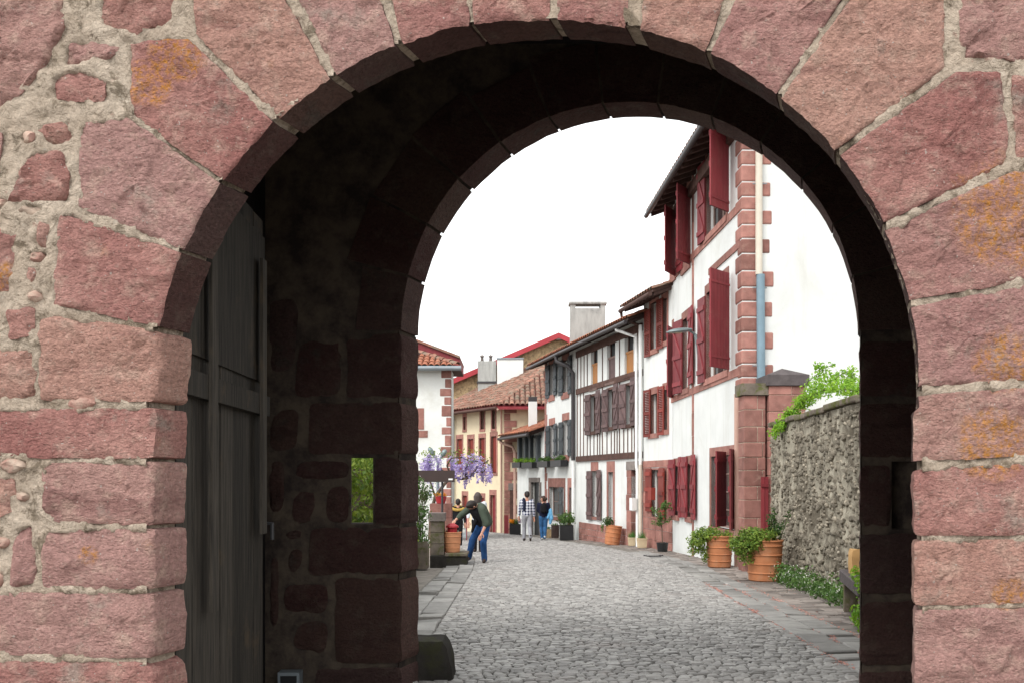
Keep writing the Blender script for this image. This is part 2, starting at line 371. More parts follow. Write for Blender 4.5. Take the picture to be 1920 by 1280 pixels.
JAMB = [
 [(75,598),(104,592),(302,622),(290,750),(76,750)], [(-60,770),(110,768),(291,764),(288,858),(80,857),(-60,848)],
 [(80,868),(290,866),(287,984),(100,978),(80,950)], [(80,994),(289,992),(286,1104),(80,1100)],
 [(-60,1110),(287,1113),(288,1232),(-60,1225)], [(-70,1240),(262,1241),(288,1260),(287,1420),(-70,1420)],
 [(1718,880),(1990,868),(1990,1000),(1719,1003)], [(1718,1014),(2030,1010),(2030,1126),(1719,1134)],
 [(1719,1145),(1985,1138),(1985,1420),(1718,1420)]]
RUB = [
 [(-80,-60),(108,-60),(116,40),(90,112),(40,170),(-20,222),(-80,215)], [(192,-60),(322,-60),(322,38),(245,64),(186,44)],
 [(130,78),(228,84),(212,108),(112,124)], [(93,142),(150,130),(196,152),(194,190),(102,186)],
 [(56,288),(114,282),(128,330),(124,376),(10,378)], [(62,240),(128,226),(136,262),(98,272)],
 [(-40,895),(26,896),(20,960),(-40,985)], [(28,988),(58,980),(66,1090),(20,1096)], [(46,500),(64,496),(62,530),(48,528)],
 [(8,585),(66,575),(60,625),(20,635)], [(-40,650),(60,660),(62,740),(-40,748)], [(-50,420),(28,440),(20,540),(-50,545)],
 [(-60,240),(4,250),(-8,330),(-60,350)], [(70,410),(92,420),(88,470),(66,462)],
 [(1806,-60),(2010,-60),(2010,112),(1806,108)], [(1900,140),(2000,150),(2000,300),(1906,296)]]
sd_ = 0
for i, p in enumerate(VOUS):
    sd_ += 1; stone(pxpoly(p, D1), D1, T1, K1, sd_, name='voussoir', rough=.015, rnd=0, bev=.008, grow=.004, arch=True, side='gate_stone_stain_shade')
for i, p in enumerate(JAMB):
    sd_ += 1; stone(pxpoly(p, D1), D1, T1, K1, sd_, name='jamb_stone', rough=.017, grow=.004, wob=.007, rnd=1, bev=.010)
for i, p in enumerate(RUB):
    sd_ += 1; stone(pxpoly(p, D1), D1, .12, 0, sd_, name='rubble_stone', rough=.02, grow=.006, bev=.016, wob=.014, rnd=1, proud=.003)
EXTRA = []; ru = random.Random(15); done = [(sum(q[0] for q in p)/len(p), sum(q[1] for q in p)/len(p), max(q[0] for q in p)-min(q[0] for q in p), max(q[1] for q in p)-min(q[1] for q in p)) for p in RUB+VOUS+JAMB]
for _ in range(1500):                       # small pale rubble packed between the larger stones
    if ru.random() < .75: cx, cy = ru.uniform(-70, 150), ru.uniform(60, 1090)
    else: cx, cy = ru.uniform(1800, 2010), ru.uniform(-60, 320)
    a, b = ru.uniform(17, 38), ru.uniform(11, 22)
    if any(abs(cx-q[0]) < (q[2]/2*.93+a-1) and abs(cy-q[1]) < (q[3]/2*.93+b-1) for q in done): continue
    done.append((cx, cy, 2*a, 2*b)); n_ = ru.randint(5, 7)
    pl = [(cx + a*math.cos(6.283*k/n_+.3)*ru.uniform(.8, 1.15), cy + b*math.sin(6.283*k/n_+.3)*ru.uniform(.8, 1.15)) for k in range(n_)]
    EXTRA.append(pl); sd_ += 1; stone(pxpoly(pl[::-1], D1), D1, .08, 0, sd_, mat='rubble_pale', name='rubble_stone', rough=.018, bev=.014, wob=.010, rnd=1, step=.014, proud=0)
rg = random.Random(3)                      # courses of the wall beyond the picture's edges
def coursed(x0, x1, y0, y1):
    y = y0
    while y < y1:
        h = rg.uniform(105, 150); x = x0 + rg.uniform(-60, 0)
        while x < x1 - 30:
            wd = rg.uniform(130, 300)
            a, b = max(x, x0), min(x + wd, x1)
            if b - a > 40:
                global sd_
                sd_ += 1; stone(pxpoly([(a+7, y+6), (b-7, y+6), (b-7, y+h-8), (a+7, y+h-8)], D1), D1, .12, 0, sd_, step=.04, rough=.02)
            x += wd
        y += h
coursed(-560, -95, -420, 1500); coursed(2035, 2500, -420, 1500); coursed(-95, 2035, -420, -100)
# mortar face (lumpy) and the core behind it
def inside_arch(x, z, C, r): return (abs(x - C[0]) < r and z < C[1]) or math.hypot(x - C[0], z - C[1]) < rf(x, z) + r - RA
m = MB(); st = .014; x0, x1, z0, z1 = -2.25, 2.25, -.1, 3.45
nx, nz = int((x1-x0)/st), int((z1-z0)/st); idx = {}
POLYS = []
for p in VOUS + JAMB + RUB + EXTRA: q = pxpoly(p, D1); POLYS.append((min(a[0] for a in q), max(a[0] for a in q), min(a[1] for a in q), max(a[1] for a in q), q))
def covered(x, z):
    """depth (m) of a point inside the outline of any stone, 0 when it lies in a joint"""
    best = 0
    for a, b, c, d, q in POLYS:
        if not (a < x < b and c < z < d): continue
        ins, dm = False, 9
        for k in range(len(q)):
            (x1_, z1_), (x2_, z2_) = q[k-1], q[k]
            if (z1_ > z) != (z2_ > z) and x < (x2_-x1_)*(z-z1_)/(z2_-z1_)+x1_: ins = not ins
            ex, ez = x2_-x1_, z2_-z1_; t_ = max(0, min(1, ((x-x1_)*ex+(z-z1_)*ez)/(ex*ex+ez*ez+1e-9))); dm = min(dm, math.hypot(x-x1_-ex*t_, z-z1_-ez*t_))
        if ins: best = max(best, dm)
    return best
def mv(i, j):
    if (i, j) not in idx:
        x, z = x0+i*st, z0+j*st; q = V((x, 0, z))
        lf = 1.0 if (x < -1.35) else .35
        hgt = .012*lf*fbm(q*6, 4) + .009*fbm(q*24, 5) + (.004*lf - .004)
        cv = covered(x, z); hgt -= .05*max(0, min(1, (cv + .010*noise.noise(q*26) + .012*noise.noise(q*9) - .009)/.014))
        idx[i, j] = len(m.v); m.v.append((x, D1 + .006 - hgt, z))
    return idx[i, j]
for i in range(nx):
    for j in range(nz):
        if not inside_arch(x0+(i+.5)*st, z0+(j+.5)*st, C1, RA+.012): m.f.append((mv(i, j), mv(i+1, j), mv(i+1, j+1), mv(i, j+1)))
m.build('mortar_bed', 'mortar', gate, smooth=180, fix=False)
def arch_wall(C, r, X0, X1, Z0, Z1, Y0, Y1, k, n=60, rfn=None):
    """wall slab pierced by a round-headed opening whose reveal is skewed by k"""
    m = MB(); dx = k*(Y1-Y0)
    arc = [(C[0]-r, Z0)] + [(C[0]-r*math.cos(math.pi*i/n), C[1]+r*math.sin(math.pi*i/n)) for i in range(n+1)] + [(C[0]+r, Z0)]
    if rfn: arc = [(x, z) if z < C[1]+1e-6 else tuple(V(C) + (V((x, z))-V(C)).normalized()*(rfn(x, z)+r-RA)) for x, z in arc]
    out = []
    for x, z in arc:
        if z <= C[1]+1e-6: out.append((X0 if x < C[0] else X1, z))
        else:
            d = V((x-C[0], z-C[1])).normalized(); t = 99
            if d.x > 1e-6: t = min(t, (X1-C[0])/d.x)
            if d.x < -1e-6: t = min(t, (X0-C[0])/d.x)
            t = min(t, (Z1-C[1])/d.y); out.append((C[0]+d.x*t, C[1]+d.y*t))
    for i in range(len(arc)-1):
        (ax, az), (bx, bz), (cx, cz), (ex, ez) = arc[i], arc[i+1], out[i+1], out[i]
        m.quad((ax, Y0, az), (bx, Y0, bz), (cx, Y0, cz), (ex, Y0, ez))
        m.quad((ax+dx, Y1, az), (ex, Y1, ez), (cx, Y1, cz), (bx+dx, Y1, bz))
        m.quad((ax, Y0, az), (ax+dx, Y1, az), (bx+dx, Y1, bz), (bx, Y0, bz))
    return m
arch_wall(C1, RA+.012, -3.6, 3.6, -.6, 4.4, D1+.03, D1+T1-.006, K1, rfn=rf).build('wall_core', 'mortar', gate, fix=False)
m = MB(); m.box(-3.6, -2.2, D1+.012, D1+.03, -.6, 4.4); m.box(2.2, 3.6, D1+.012, D1+.03, -.6, 4.4); m.box(-2.2, 2.2, D1+.012, D1+.03, 3.4, 4.4)
m.build('mortar_slab', 'mortar', gate)
# chamber behind the front arch
YB = D1 + T1
XL, XR, ZC = -1.62, 3.17, 4.12
m = MB(); m.box(XL-.4, XL, YB-.004, D2+T2-.02, -.6, ZC+.3); m.build('side_wall', 'shade_black', gate)
m = MB(); m.box(XR, XR+.4, YB-.004, D2+T2-.02, -.6, ZC+.3); m.build('side_wall', 'shade_black', gate)
m = MB(); m.box(XL-.4, XR+.4, YB-.002, D2+T2-.018, ZC, ZC+.35); m.build('chamber_ceiling', 'shade_black', gate)
m = MB(); m.box(-3.6, 3.6, D1+.04, YB-.003, 4.38, 4.5); m.build('wall_top', 'shade_black', gate)
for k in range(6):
    m = MB(); yy = YB + .12 + k*.36; m.box(XL, XR, yy, yy+.14, ZC-.16, ZC); m.build('ceiling_beam', 'shade_black', gate)
# back wall: arch bay plus side strips pierced by the two slits
c2l, c2r = C2[0]-RA-.02, C2[0]+RA+.02
def holed(m, X0, X1, Z0, Z1, hole, Y0, Y1, hk, k0=0, k1=0):
    XA, XB = X0, X1
    hx0, hx1, hz0, hz1 = hole; dx = hk*(Y1-Y0)
    for Y, s in ((Y0, 0), (Y1, dx)):
        a, b = hx0+s, hx1+s; X0, X1 = (XA, XB) if Y == Y0 else (XA+k0, XB+k1)
        m.quad((X0, Y, Z0), (X1, Y, Z0), (X1, Y, hz0), (X0, Y, hz0)); m.quad((X0, Y, hz1), (X1, Y, hz1), (X1, Y, Z1), (X0, Y, Z1))
        m.quad((X0, Y, hz0), (a, Y, hz0), (a, Y, hz1), (X0, Y, hz1)); m.quad((b, Y, hz0), (X1, Y, hz0), (X1, Y, hz1), (b, Y, hz1))
    for (ax, az), (bx, bz) in (((hx0, hz0), (hx1, hz0)), ((hx1, hz0), (hx1, hz1)), ((hx1, hz1), (hx0, hz1)), ((hx0, hz1), (hx0, hz0))):
        m.quad((ax, Y0, az), (bx, Y0, bz), (bx+dx, Y1, bz), (ax+dx, Y1, az))
def pz(py, Y): return EYE + (HY-py)/F*Y
def pxx(px, Y): return (px-HX)/F*Y
sl = (pxx(657, D2), pxx(699, D2), pz(982, D2), pz(856, D2)); srr = (pxx(1674, D2), pxx(1716, D2), pz(992, D2), pz(864, D2))
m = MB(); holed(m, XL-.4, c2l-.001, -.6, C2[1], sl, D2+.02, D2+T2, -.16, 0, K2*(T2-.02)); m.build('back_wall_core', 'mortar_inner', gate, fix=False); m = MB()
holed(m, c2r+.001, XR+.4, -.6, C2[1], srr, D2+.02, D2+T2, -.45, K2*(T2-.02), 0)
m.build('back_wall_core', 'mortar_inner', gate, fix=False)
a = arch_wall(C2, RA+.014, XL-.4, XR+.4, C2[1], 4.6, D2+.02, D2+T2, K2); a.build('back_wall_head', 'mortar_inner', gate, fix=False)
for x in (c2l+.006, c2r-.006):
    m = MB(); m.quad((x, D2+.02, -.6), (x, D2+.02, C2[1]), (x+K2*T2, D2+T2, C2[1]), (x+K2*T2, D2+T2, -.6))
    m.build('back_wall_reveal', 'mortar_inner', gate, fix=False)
nv = 13
for i in range(nv):
    a0, a1 = math.pi*i/nv + .006, math.pi*(i+1)/nv - .006; ro = RA + rg.uniform(.3, .42)
    pts = [(C2[0]-RA*math.cos(a0+(a1-a0)*k/4), C2[1]+RA*math.sin(a0+(a1-a0)*k/4)) for k in range(5)] + [(C2[0]-ro*math.cos(a1), C2[1]+ro*math.sin(a1)), (C2[0]-ro*math.cos(a0), C2[1]+ro*math.sin(a0))]
    sd_ += 1; stone(pts, D2, T2, K2, sd_, mat='gate_stone_inner', step=.05, rough=.012, name='voussoir', wob=.004, rnd=0, bev=.01, side='gate_stone_stain_shade')  # reveal faces painted lighter than the inner stone, for light from the street
BK = [([(628,1084),(752,1084),(752,1243),(628,1243)],1), ([(582,990),(752,987),(752,1075),(578,1078)],1), ([(702,858),(752,858),(752,984),(702,984)],1),
 ([(580,756),(752,752),(752,851),(578,850)],1), ([(650,634),(752,622),(752,746),(648,746)],1), ([(590,1252),(752,1252),(752,1420),(590,1420)],1),
 ([(555,864),(654,864),(654,896),(550,897)],0), ([(550,920),(592,918),(586,980),(546,980)],0), ([(612,912),(654,910),(654,980),(610,978)],0),
 ([(525,996),(570,990),(566,1012),(530,1014)],0), ([(540,1026),(572,1028),(560,1072),(540,1076)],0), ([(530,1096),(616,1096),(612,1150),(530,1146)],0),
 ([(560,1165),(615,1165),(610,1225),(545,1215)],0), ([(505,1040),(522,1040),(520,1180),(505,1180)],0), ([(505,770),(560,765),(555,840),(505,845)],0),
 ([(560,640),(640,636),(636,740),(550,745)],0), ([(505,560),(560,560),(550,690),(505,700)],0), ([(505,860),(535,862),(530,960),(505,965)],0),
 ([(1615,640),(1800,640),(1800,742),(1615,742)],1), ([(1615,756),(1820,756),(1820,856),(1615,856)],1), ([(1615,872),(1671,872),(1671,986),(1615,986)],1),
 ([(1720,872),(1830,872),(1830,986),(1720,986)],0), ([(1615,1000),(1790,1000),(1790,1112),(1615,1112)],1), ([(1615,1128),(1830,1128),(1830,1246),(1615,1246)],1), ([(1615,1258),(1800,1258),(1800,1420),(1615,1420)],1)]
for p, q in BK:
    sd_ += 1; stone(pxpoly(p, D2), D2, T2 if q else .1, K2 if q else 0, sd_, mat='gate_stone_inner', step=.035, rough=.014, bev=.02, name='jamb_stone' if q else 'rubble_stone', wob=.009, rnd=1 if q else 3, side='gate_stone_stain_shade' if q else None)
# plain masonry that carries the passage roof above the back arch
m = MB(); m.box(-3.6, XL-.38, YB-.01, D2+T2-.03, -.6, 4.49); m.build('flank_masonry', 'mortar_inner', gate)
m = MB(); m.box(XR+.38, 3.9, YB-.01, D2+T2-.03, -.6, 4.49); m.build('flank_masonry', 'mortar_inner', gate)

# ------------------------------------------------------------------ open door leaf against the left side of the passage
dl = thing('gate_door', 'weathered dark plank door standing open inside the stone gate', 'door', (-1.40, YB+.06, gz(4)))
h0, h1 = V((-1.392, YB+.055, 0)), V((-1.418, 5.16, 0)); du = (h1-h0).normalized(); dn = V((du.y, -du.x, 0)); LW = (h1-h0).length
zt, zb = 2.68, -.08
npk = 7
for i in range(npk):
    a = LW*i/npk + .004; wd = LW/npk - .008
    m = MB(); j = rg.uniform(-.003, .003)
    z0_ = zb + rg.uniform(0, .03)
    m.obox(h0 + du*a + dn*(-.05 + j) + V((0, 0, z0_)), du*wd, dn*.05, V((0, 0, zt - z0_ - rg.uniform(0, .02)))); m.build('plank', 'gate_plank', dl)
def doorbar(name, s0, s1, z0_, z1_, d0, d1):
    m = MB(); m.obox(h0 + du*s0 + dn*d0 + V((0, 0, z0_)), du*(s1-s0), dn*(d1-d0), V((0, 0, z1_-z0_))); return m.build(name, 'gate_plank', dl)
zc_ = 1.2 + (897-735)/F*4.3
doorbar('ledge', 0, LW, zc_-.055, zc_+.055, .0005, .04)
for s in (.30, 1.18): doorbar('stile', s, s+.085, .9 if s > 1 else .6, zt-.28, .041, .058)
doorbar('panel', .02, LW-.02, zc_+.13, zt-.12, .0006, .016)
m = MB(); q = h0 + du*(LW-.07) + dn*.02 + V((0, 0, .95)); m.tube([q, q+dn*.05, q+dn*.05+V((0, 0, -.09))], .012, 8); m.build('latch', 'iron', dl)
# small service box at the foot of the back wall
eb = thing('utility_box', 'small grey metal utility box low on the dark passage wall', 'utility box', (pxx(547, D2-.05), D2-.07, gz(6)))
m = MB(); m.box(pxx(528, D2), pxx(568, D2), D2-.10, D2-.004, gz(6)-.03, pz(1254, D2)); m.build('housing', 'zinc', eb)
m = MB(); m.box(pxx(533, D2), pxx(563, D2), D2-.104, D2-.0995, gz(6), pz(1260, D2)); dd = m.build('door', 'black_plastic', eb)
# guard stone by the back arch
gs = G(810, 1330); Yg = 6.75; gx0, gx1 = pxx(772, Yg), pxx(852, Yg)
m = MB(); Yg = 6.2; NX, NZ = 8, 8
def gpt(i, j, k):   # tapered block, i across, j deep, k up
    u_, v_, w_ = i/NX, j/NX, k/NZ; xa, xb = pxx(742+8*w_, Yg), pxx(852-15*w_, Yg); h_ = pz(1203, Yg)-gz(Yg)+.06
    rnd_ = .03*(max(0, w_-.75)/.25)**2; return V((xa+rnd_+(xb-xa-2*rnd_)*u_, Yg+rnd_+(.34-2*rnd_)*v_, gz(Yg)-.06+h_*w_ + .012*(w_ > .9)*noise.noise(V((u_*3, v_*3, 1)))))
bmg = {}
def gv(i, j, k):
    if (i, j, k) not in bmg: bmg[i, j, k] = len(m.v); m.v.append(tuple(gpt(i, j, k)))
    return bmg[i, j, k]
for a_ in range(NX):
    for b_ in range(NZ):
        for j_ in (0, NX): m.f.append((gv(a_, j_, b_), gv(a_+1, j_, b_), gv(a_+1, j_, b_+1), gv(a_, j_, b_+1))); m.f.append((gv(j_, a_, b_), gv(j_, a_+1, b_), gv(j_, a_+1, b_+1), gv(j_, a_, b_+1)))
    for b_ in range(NX): m.f.append((gv(a_, b_, NZ), gv(a_+1, b_, NZ), gv(a_+1, b_+1, NZ), gv(a_, b_+1, NZ)))
m.v = [(x + .012*noise.noise(V((x*9, y*9, z*9))), y + .012*noise.noise(V((x*9+5, y*9, z*9))), z) for x, y, z in m.v]
setp(m.build('guard_stone', 'dark_mossy_stone', smooth=45), 'dark mossy guard stone at the foot of the arch jamb', 'guard stone')

# ------------------------------------------------------------------ street
def lerp_line(tab, Y):
    if Y <= tab[0][0]: return tab[0][1]
    for (a, xa), (b, xb) in zip(tab, tab[1:]):
        if Y <= b: return xa + (xb-xa)*(Y-a)/(b-a)
    return tab[-1][1]
LEFT = [(4, -.74), (17, -.74), (21, -.85), (25, -1.2), (30, -2.2), (37, -3.6), (48, -6)]
RIGHT = [(4, 2.30), (7.5, 2.55), (14, 3.01), (18, 3.30), (22, 3.25), (26, 2.9), (29, 2.35), (33, 1.5), (38, .4), (42, -.7), (48, -3)]
road = MB(); ys = [4 + i*.5 for i in range(89)]
for a, b in zip(ys, ys[1:]):
    road.quad((lerp_line(LEFT, a)-.62, a, gz(a)-.02), (lerp_line(RIGHT, a)+.62, a, gz(a)-.02), (lerp_line(RIGHT, b)+.62, b, gz(b)-.02), (lerp_line(LEFT, b)-.62, b, gz(b)-.02))
road = setp(road.build('cobbled_road', 'joint_earth', fix=False), kind='structure')
pv = MB()
for a, b in zip(ys, ys[1:]):
    pv.quad((-9, a, gz(a)-.03), (9, a, gz(a)-.03), (9, b, gz(b)-.03), (-9, b, gz(b)-.03))
setp(pv.build('pavement', 'pavement', fix=False), kind='structure')
def cobble(mb, x0, x1, y0, y1, zb_, r, gap=.0035, h=.017, jit=.012, ch=.25, ins=.012):
    x0 += gap; x1 -= gap; y0 += gap; y1 -= gap
    j = lambda: r.uniform(-jit, jit)
    c = [V((x0+j()*.5, y0+j())), V((x1+j()*.5, y0+j())), V((x1+j()*.5, y1+j())), V((x0+j()*.5, y1+j()))]
    o = []
    for i in range(4):
        p, a, b = c[i], c[i-1], c[(i+1) % 4]; o += [p.lerp(a, ch*min(1, .05/max(.03, (a-p).length))), p.lerp(b, ch*min(1, .05/max(.03, (b-p).length)))]
    ce = sum(o, V((0, 0)))/8; tx, ty = r.gauss(0, .035), r.gauss(0, .055); dz = r.uniform(-.004, .005)
    vs = []
    for p in o: vs.append((p.x, p.y, gz(p.y) - .024))
    for p in o: vs.append((p.x, p.y, gz(p.y) + h - .010 + dz + (p.x-ce.x)*tx + (p.y-ce.y)*ty))
    for p in o:
        q = ce + (p-ce) * max(.5, 1 - ins/max(.02, (p-ce).length)); vs.append((q.x, q.y, gz(q.y) + h + dz + (q.x-ce.x)*tx + (q.y-ce.y)*ty))
    fs = [tuple(range(16, 24))]
    for i in range(8): fs += [(i, (i+1) % 8, (i+1) % 8+8, i+8), (i+8, (i+1) % 8+8, (i+1) % 8+16, i+16)]
    mb.add(vs, fs)
rc = random.Random(11); many = MB(); single = 0; y = 5.2
while y < 44:
    dpt = rc.uniform(.056, .080)*(1 if y < 26 else 1.5); yc = y+dpt/2
    xl, xr = lerp_line(LEFT, yc), lerp_line(RIGHT, yc); x = xl
    wave = lambda xx: .06*math.sin(xx*1.1 + y*.35) + .03*math.sin(xx*2.9 + y)
    while x < xr - .05:
        wd = rc.uniform(.062, .125)*(1 if y < 26 else 1.4); x2 = min(x+wd, xr)
        if xr - x2 < .06: x2 = xr
        yo = wave((x+x2)/2); px_ = HX + (x+x2)/2/yc*F
        vis = yc+yo > 6.1 and 800 < px_ < 1612
        if vis and single < 300:
            single += 1; mb = MB(); cobble(mb, x, x2, y+yo, y+dpt+yo, 0, rc); mb.build('cobble', 'cobble_single', road, smooth=40)
        else: cobble(many, x, x2, y+yo, y+dpt+yo, 0, rc)
        x = x2
    y += dpt
many.build('cobbles', 'cobble', road, smooth=40, kind='stuff', fix=False)
# drain rows of long slabs on both sides, petals caught in the joints
pet = MB()
def strip(off0, off1, tab, ya, yb, sgn, lab):
    y = ya; k = 0; rest = MB()
    while y < yb:
        ln = rc.uniform(.32, .6); xa, xb = lerp_line(tab, y+ln/2)+off0, lerp_line(tab, y+ln/2)+off1
        sl_ = (lerp_line(tab, y+ln)-lerp_line(tab, y))/ln
        mb = MB(); cobble(mb, xa, xb, y, y+ln, 0, rc, gap=.007, h=.016, jit=.008, ch=.12, ins=.012)
        mb.v = [(vx + (vy-(y+ln/2))*sl_, vy, vz) for vx, vy, vz in mb.v]
        if y < 20: mb.build('kerb_slab', 'slab_single', road, smooth=40)
        else: rest.add(mb.v, mb.f)
        y += ln
    if rest.v: rest.build('far_kerb_slabs', 'slab', road, smooth=40, kind='stuff', fix=False)
for o0, o1 in ((0, .29), (.29, .56)): strip(o0, o1, RIGHT, 6.2, 24, 1, 'r')
for o0, o1 in ((-.28, 0), (-.56, -.28)): strip(o0, o1, LEFT, 6.2, 20, -1, 'l')
for off, n_, ya, yb in ((0, 1500, 6.6, 14.3), (.29, 900, 6.6, 14.0), (.56, 300, 6.6, 13)):
    for _ in range(n_):
        y = rc.uniform(ya, yb) if rc.random() < .8 else rc.triangular(ya, yb, 12)
        if noise.noise(V((y*1.6, off*9, 0))) < rc.uniform(-.45, .25): continue
        x = lerp_line(RIGHT, y) + off + rc.gauss(0, .028) + .02*math.sin(y*3.1); z = gz(y) + .006 + rc.uniform(0, .012); s = rc.uniform(.007, .015); a = rc.uniform(0, 6.28)
        c, d = math.cos(a)*s, math.sin(a)*s; pet.quad((x-c, y-d, z), (x+d, y-c, z+.004), (x+c, y+d, z), (x-d, y+c, z+.003))
for _ in range(1600):
    y = rc.uniform(6.8, 15); x = lerp_line(RIGHT, y) + rc.uniform(.5, 1.25); z = gz(y)-.026 + rc.uniform(0, .006); s = rc.uniform(.006, .014); a = rc.uniform(0, 6.28)
    if x < lerp_line(RIGHT, y) + .58: z += .045
    c, d = math.cos(a)*s, math.sin(a)*s; pet.quad((x-c, y-d, z), (x+d, y-c, z+.004), (x+c, y+d, z), (x-d, y+c, z+.003))
setp(pet.build('fallen_petals', 'petal_pink', fix=False), 'pink fallen petals caught in the joints of the kerb slabs', 'petals', kind='stuff')
# flat stones of the right-hand footway
foot = MB(); y = 6.0; nf = 0
while y < 33:
    dpt = rc.uniform(.16, .28); yc = y+dpt/2; x = lerp_line(RIGHT, yc)+.57; xr = min(lerp_line([(6, 3.2), (10.6, 3.95), (16.3, 4.85), (17, 4.62), (25, 4.4), (28, 3.9), (34, 2.4)], yc), x+2.2)
    while x < xr-.05:
        x2 = min(x+rc.uniform(.18, .42), xr); cobble(foot, x, x2, y, y+dpt, 0, rc, gap=.006, h=-.012, jit=.02, ch=.35, ins=.01); x = x2
    y += dpt
foot.build('footway_stones', 'foot_slab', road, smooth=40, kind='stuff', fix=False)
# ------------------------------------------------------------------ houses
class House:
    def __init__(s, name, label, pL, pR, group=None):
        s.O = V((pL[0], pL[1], 0)); e = V((pR[0], pR[1], 0)); s.L = (e-s.O).length; s.u = (e-s.O).normalized()
        s.n = V((s.u.y, -s.u.x, 0))
        if s.n.dot(-(s.O+e)/2) < 0: s.n = -s.n
        s.z0 = min(gz(pL[1]), gz(pR[1])) - .15
        s.root = thing(name, label, 'house', (pL[0], pL[1], gz(pL[1])), group); s.open = []
    def P(s, a, d, z): p = s.O + s.u*a + s.n*d; return V((p.x, p.y, z))
    def fac(s, px, py, d=0):
        rx = (px-HX)/F; o = s.O + s.n*d           # o + u*a = (rx*Y, Y)
        a = (rx*o.y - o.x) / (s.u.x - rx*s.u.y); Y = o.y + s.u.y*a
        return a, EYE + (HY-py)/F*Y
    def rect(s, xl, xr, yt, yb):
        a0, a1 = s.fac(xl, 0)[0], s.fac(xr, 0)[0]; xm = (xl+xr)/2
        return min(a0, a1), max(a0, a1), s.fac(xm, yb)[1], s.fac(xm, yt)[1]
    def bx(s, m, a0, a1, d0, d1, z0, z1): m.obox(s.P(a0, d0, z0), s.u*(a1-a0), s.n*(d1-d0), V((0, 0, z1-z0))); return m
    def part(s, name, mat, a0, a1, d0, d1, z0, z1, parent=None, label=None):
        return s.bx(MB(), a0, a1, d0, d1, z0, z1).build(name, mat, parent or s.root, label=label)
    def wall(s, a0, a1, z0, z1, mat, t=.3, d=0, extra=()):
        op = [o for o in list(s.open)+list(extra) if o[1] > a0 and o[0] < a1 and o[3] > z0 and o[2] < z1]
        A = sorted({a0, a1, *[min(max(x, a0), a1) for o in op for x in o[:2]]}); Z = sorted({z0, z1, *[min(max(x, z0), z1) for o in op for x in o[2:4]]})
        m = MB()
        for i in range(len(A)-1):
            for j in range(len(Z)-1):
                ca, cz = (A[i]+A[i+1])/2, (Z[j]+Z[j+1])/2
                if any(o[0] < ca < o[1] and o[2] < cz < o[3] for o in op): continue
                for dd in (d, d-t): m.quad(s.P(A[i], dd, Z[j]), s.P(A[i+1], dd, Z[j]), s.P(A[i+1], dd, Z[j+1]), s.P(A[i], dd, Z[j+1]))
        for o in op:
            c = [(o[0], o[2]), (o[1], o[2]), (o[1], o[3]), (o[0], o[3])]
            for k in range(4):
                (p, q), (r_, t_) = c[k], c[(k+1) % 4]; m.quad(s.P(p, d, q), s.P(r_, d, t_), s.P(r_, d-t, t_), s.P(p, d-t, q))
        for aa in (a0, a1): m.quad(s.P(aa, d, z0), s.P(aa, d, z1), s.P(aa, d-t, z1), s.P(aa, d-t, z0))
        m.quad(s.P(a0, d, z1), s.P(a1, d, z1), s.P(a1, d-t, z1), s.P(a0, d-t, z1))
        return m.build('wall', mat, s.root, fix=False)
    def shell(s, depth, zt, mat, t=.3):
        s.part('wall', mat, -.0, t, -depth, -t-.001, s.z0, zt); s.part('wall', mat, s.L-t, s.L, -depth, -t-.001, s.z0, zt)
        s.part('wall', mat, t+.001, s.L-t-.001, -depth, -depth+t, s.z0, zt)
        m = MB(); s.bx(m, t+.002, s.L-t-.002, -1.6, -1.5, s.z0, zt); m.build('inner_partition', 'shade_black', s.root)
    def window(s, r, kind='window', frame='window_wood', surround='house_stone', sw=.13, lint=.2, sill=.14, rows=3, mull=True, pane='pane', proud=.018, name='window', depth=.16):
        a0, a1, z0, z1 = r; s.open.append(r); fw = min(.055, (a1-a0)*.09)
        m = MB()
        s.bx(m, a0, a0+fw, -depth-.05, -depth, z0, z1); s.bx(m, a1-fw, a1, -depth-.05, -depth, z0, z1)
        s.bx(m, a0+fw, a1-fw, -depth-.05, -depth, z1-fw, z1); s.bx(m, a0+fw, a1-fw, -depth-.05, -depth, z0, z0+fw)
        if mull: s.bx(m, (a0+a1)/2-.03, (a0+a1)/2+.03, -depth-.05, -depth+.003, z0+fw, z1-fw)
        for k in range(1, rows):
            zz = z0 + (z1-z0)*k/rows; s.bx(m, a0+fw, a1-fw, -depth-.045, -depth-.006, zz-.015, zz+.015)
        wn = m.build(name, frame, s.root)
        s.part('pane', pane, a0+fw*.5, a1-fw*.5, -depth-.035, -depth-.025, z0+fw*.5, z1-fw*.5, wn)
        if surround:
            s.part('lintel', surround, a0-sw, a1+sw, -.1, proud, z1, z1+lint, wn); s.part('sill', surround, a0-sw, a1+sw, -.1, proud+.03, z0-sill, z0, wn)
            s.part('jamb', surround, a0-sw, a0, -.1, proud, z0, z1, wn); s.part('jamb', surround, a1, a1+sw, -.1, proud, z0, z1, wn)
        return wn
    def leaf(s, hinge, free, yt, yb, W, near, mat, style='z', d=.03, phi=None):
        """shutter leaf hinged on the wall, swung open until its free edge lines up"""
        a, zt = s.fac(hinge, yt, d); zb = s.fac(hinge, yb, d)[1]
        sg = 1 if near else -1; H = s.P(a, d, 0)
        if phi is None:
            best = None
            for k in range(4, 130):
                p = H + (s.u*sg*math.cos(R(k)) + s.n*math.sin(R(k)))*W; e = abs(HX + p.x/p.y*F - free)
                if best is None or e < best[0]: best = (e, k)
            phi = best[1]
        ax = s.u*sg*math.cos(R(phi)) + s.n*math.sin(R(phi)); b = s.n*math.cos(R(phi)) - s.u*sg*math.sin(R(phi)); T = .032
        m = MB(); Z = V((0, 0, 1)); H = V((H.x, H.y, zb)); hh = zt-zb
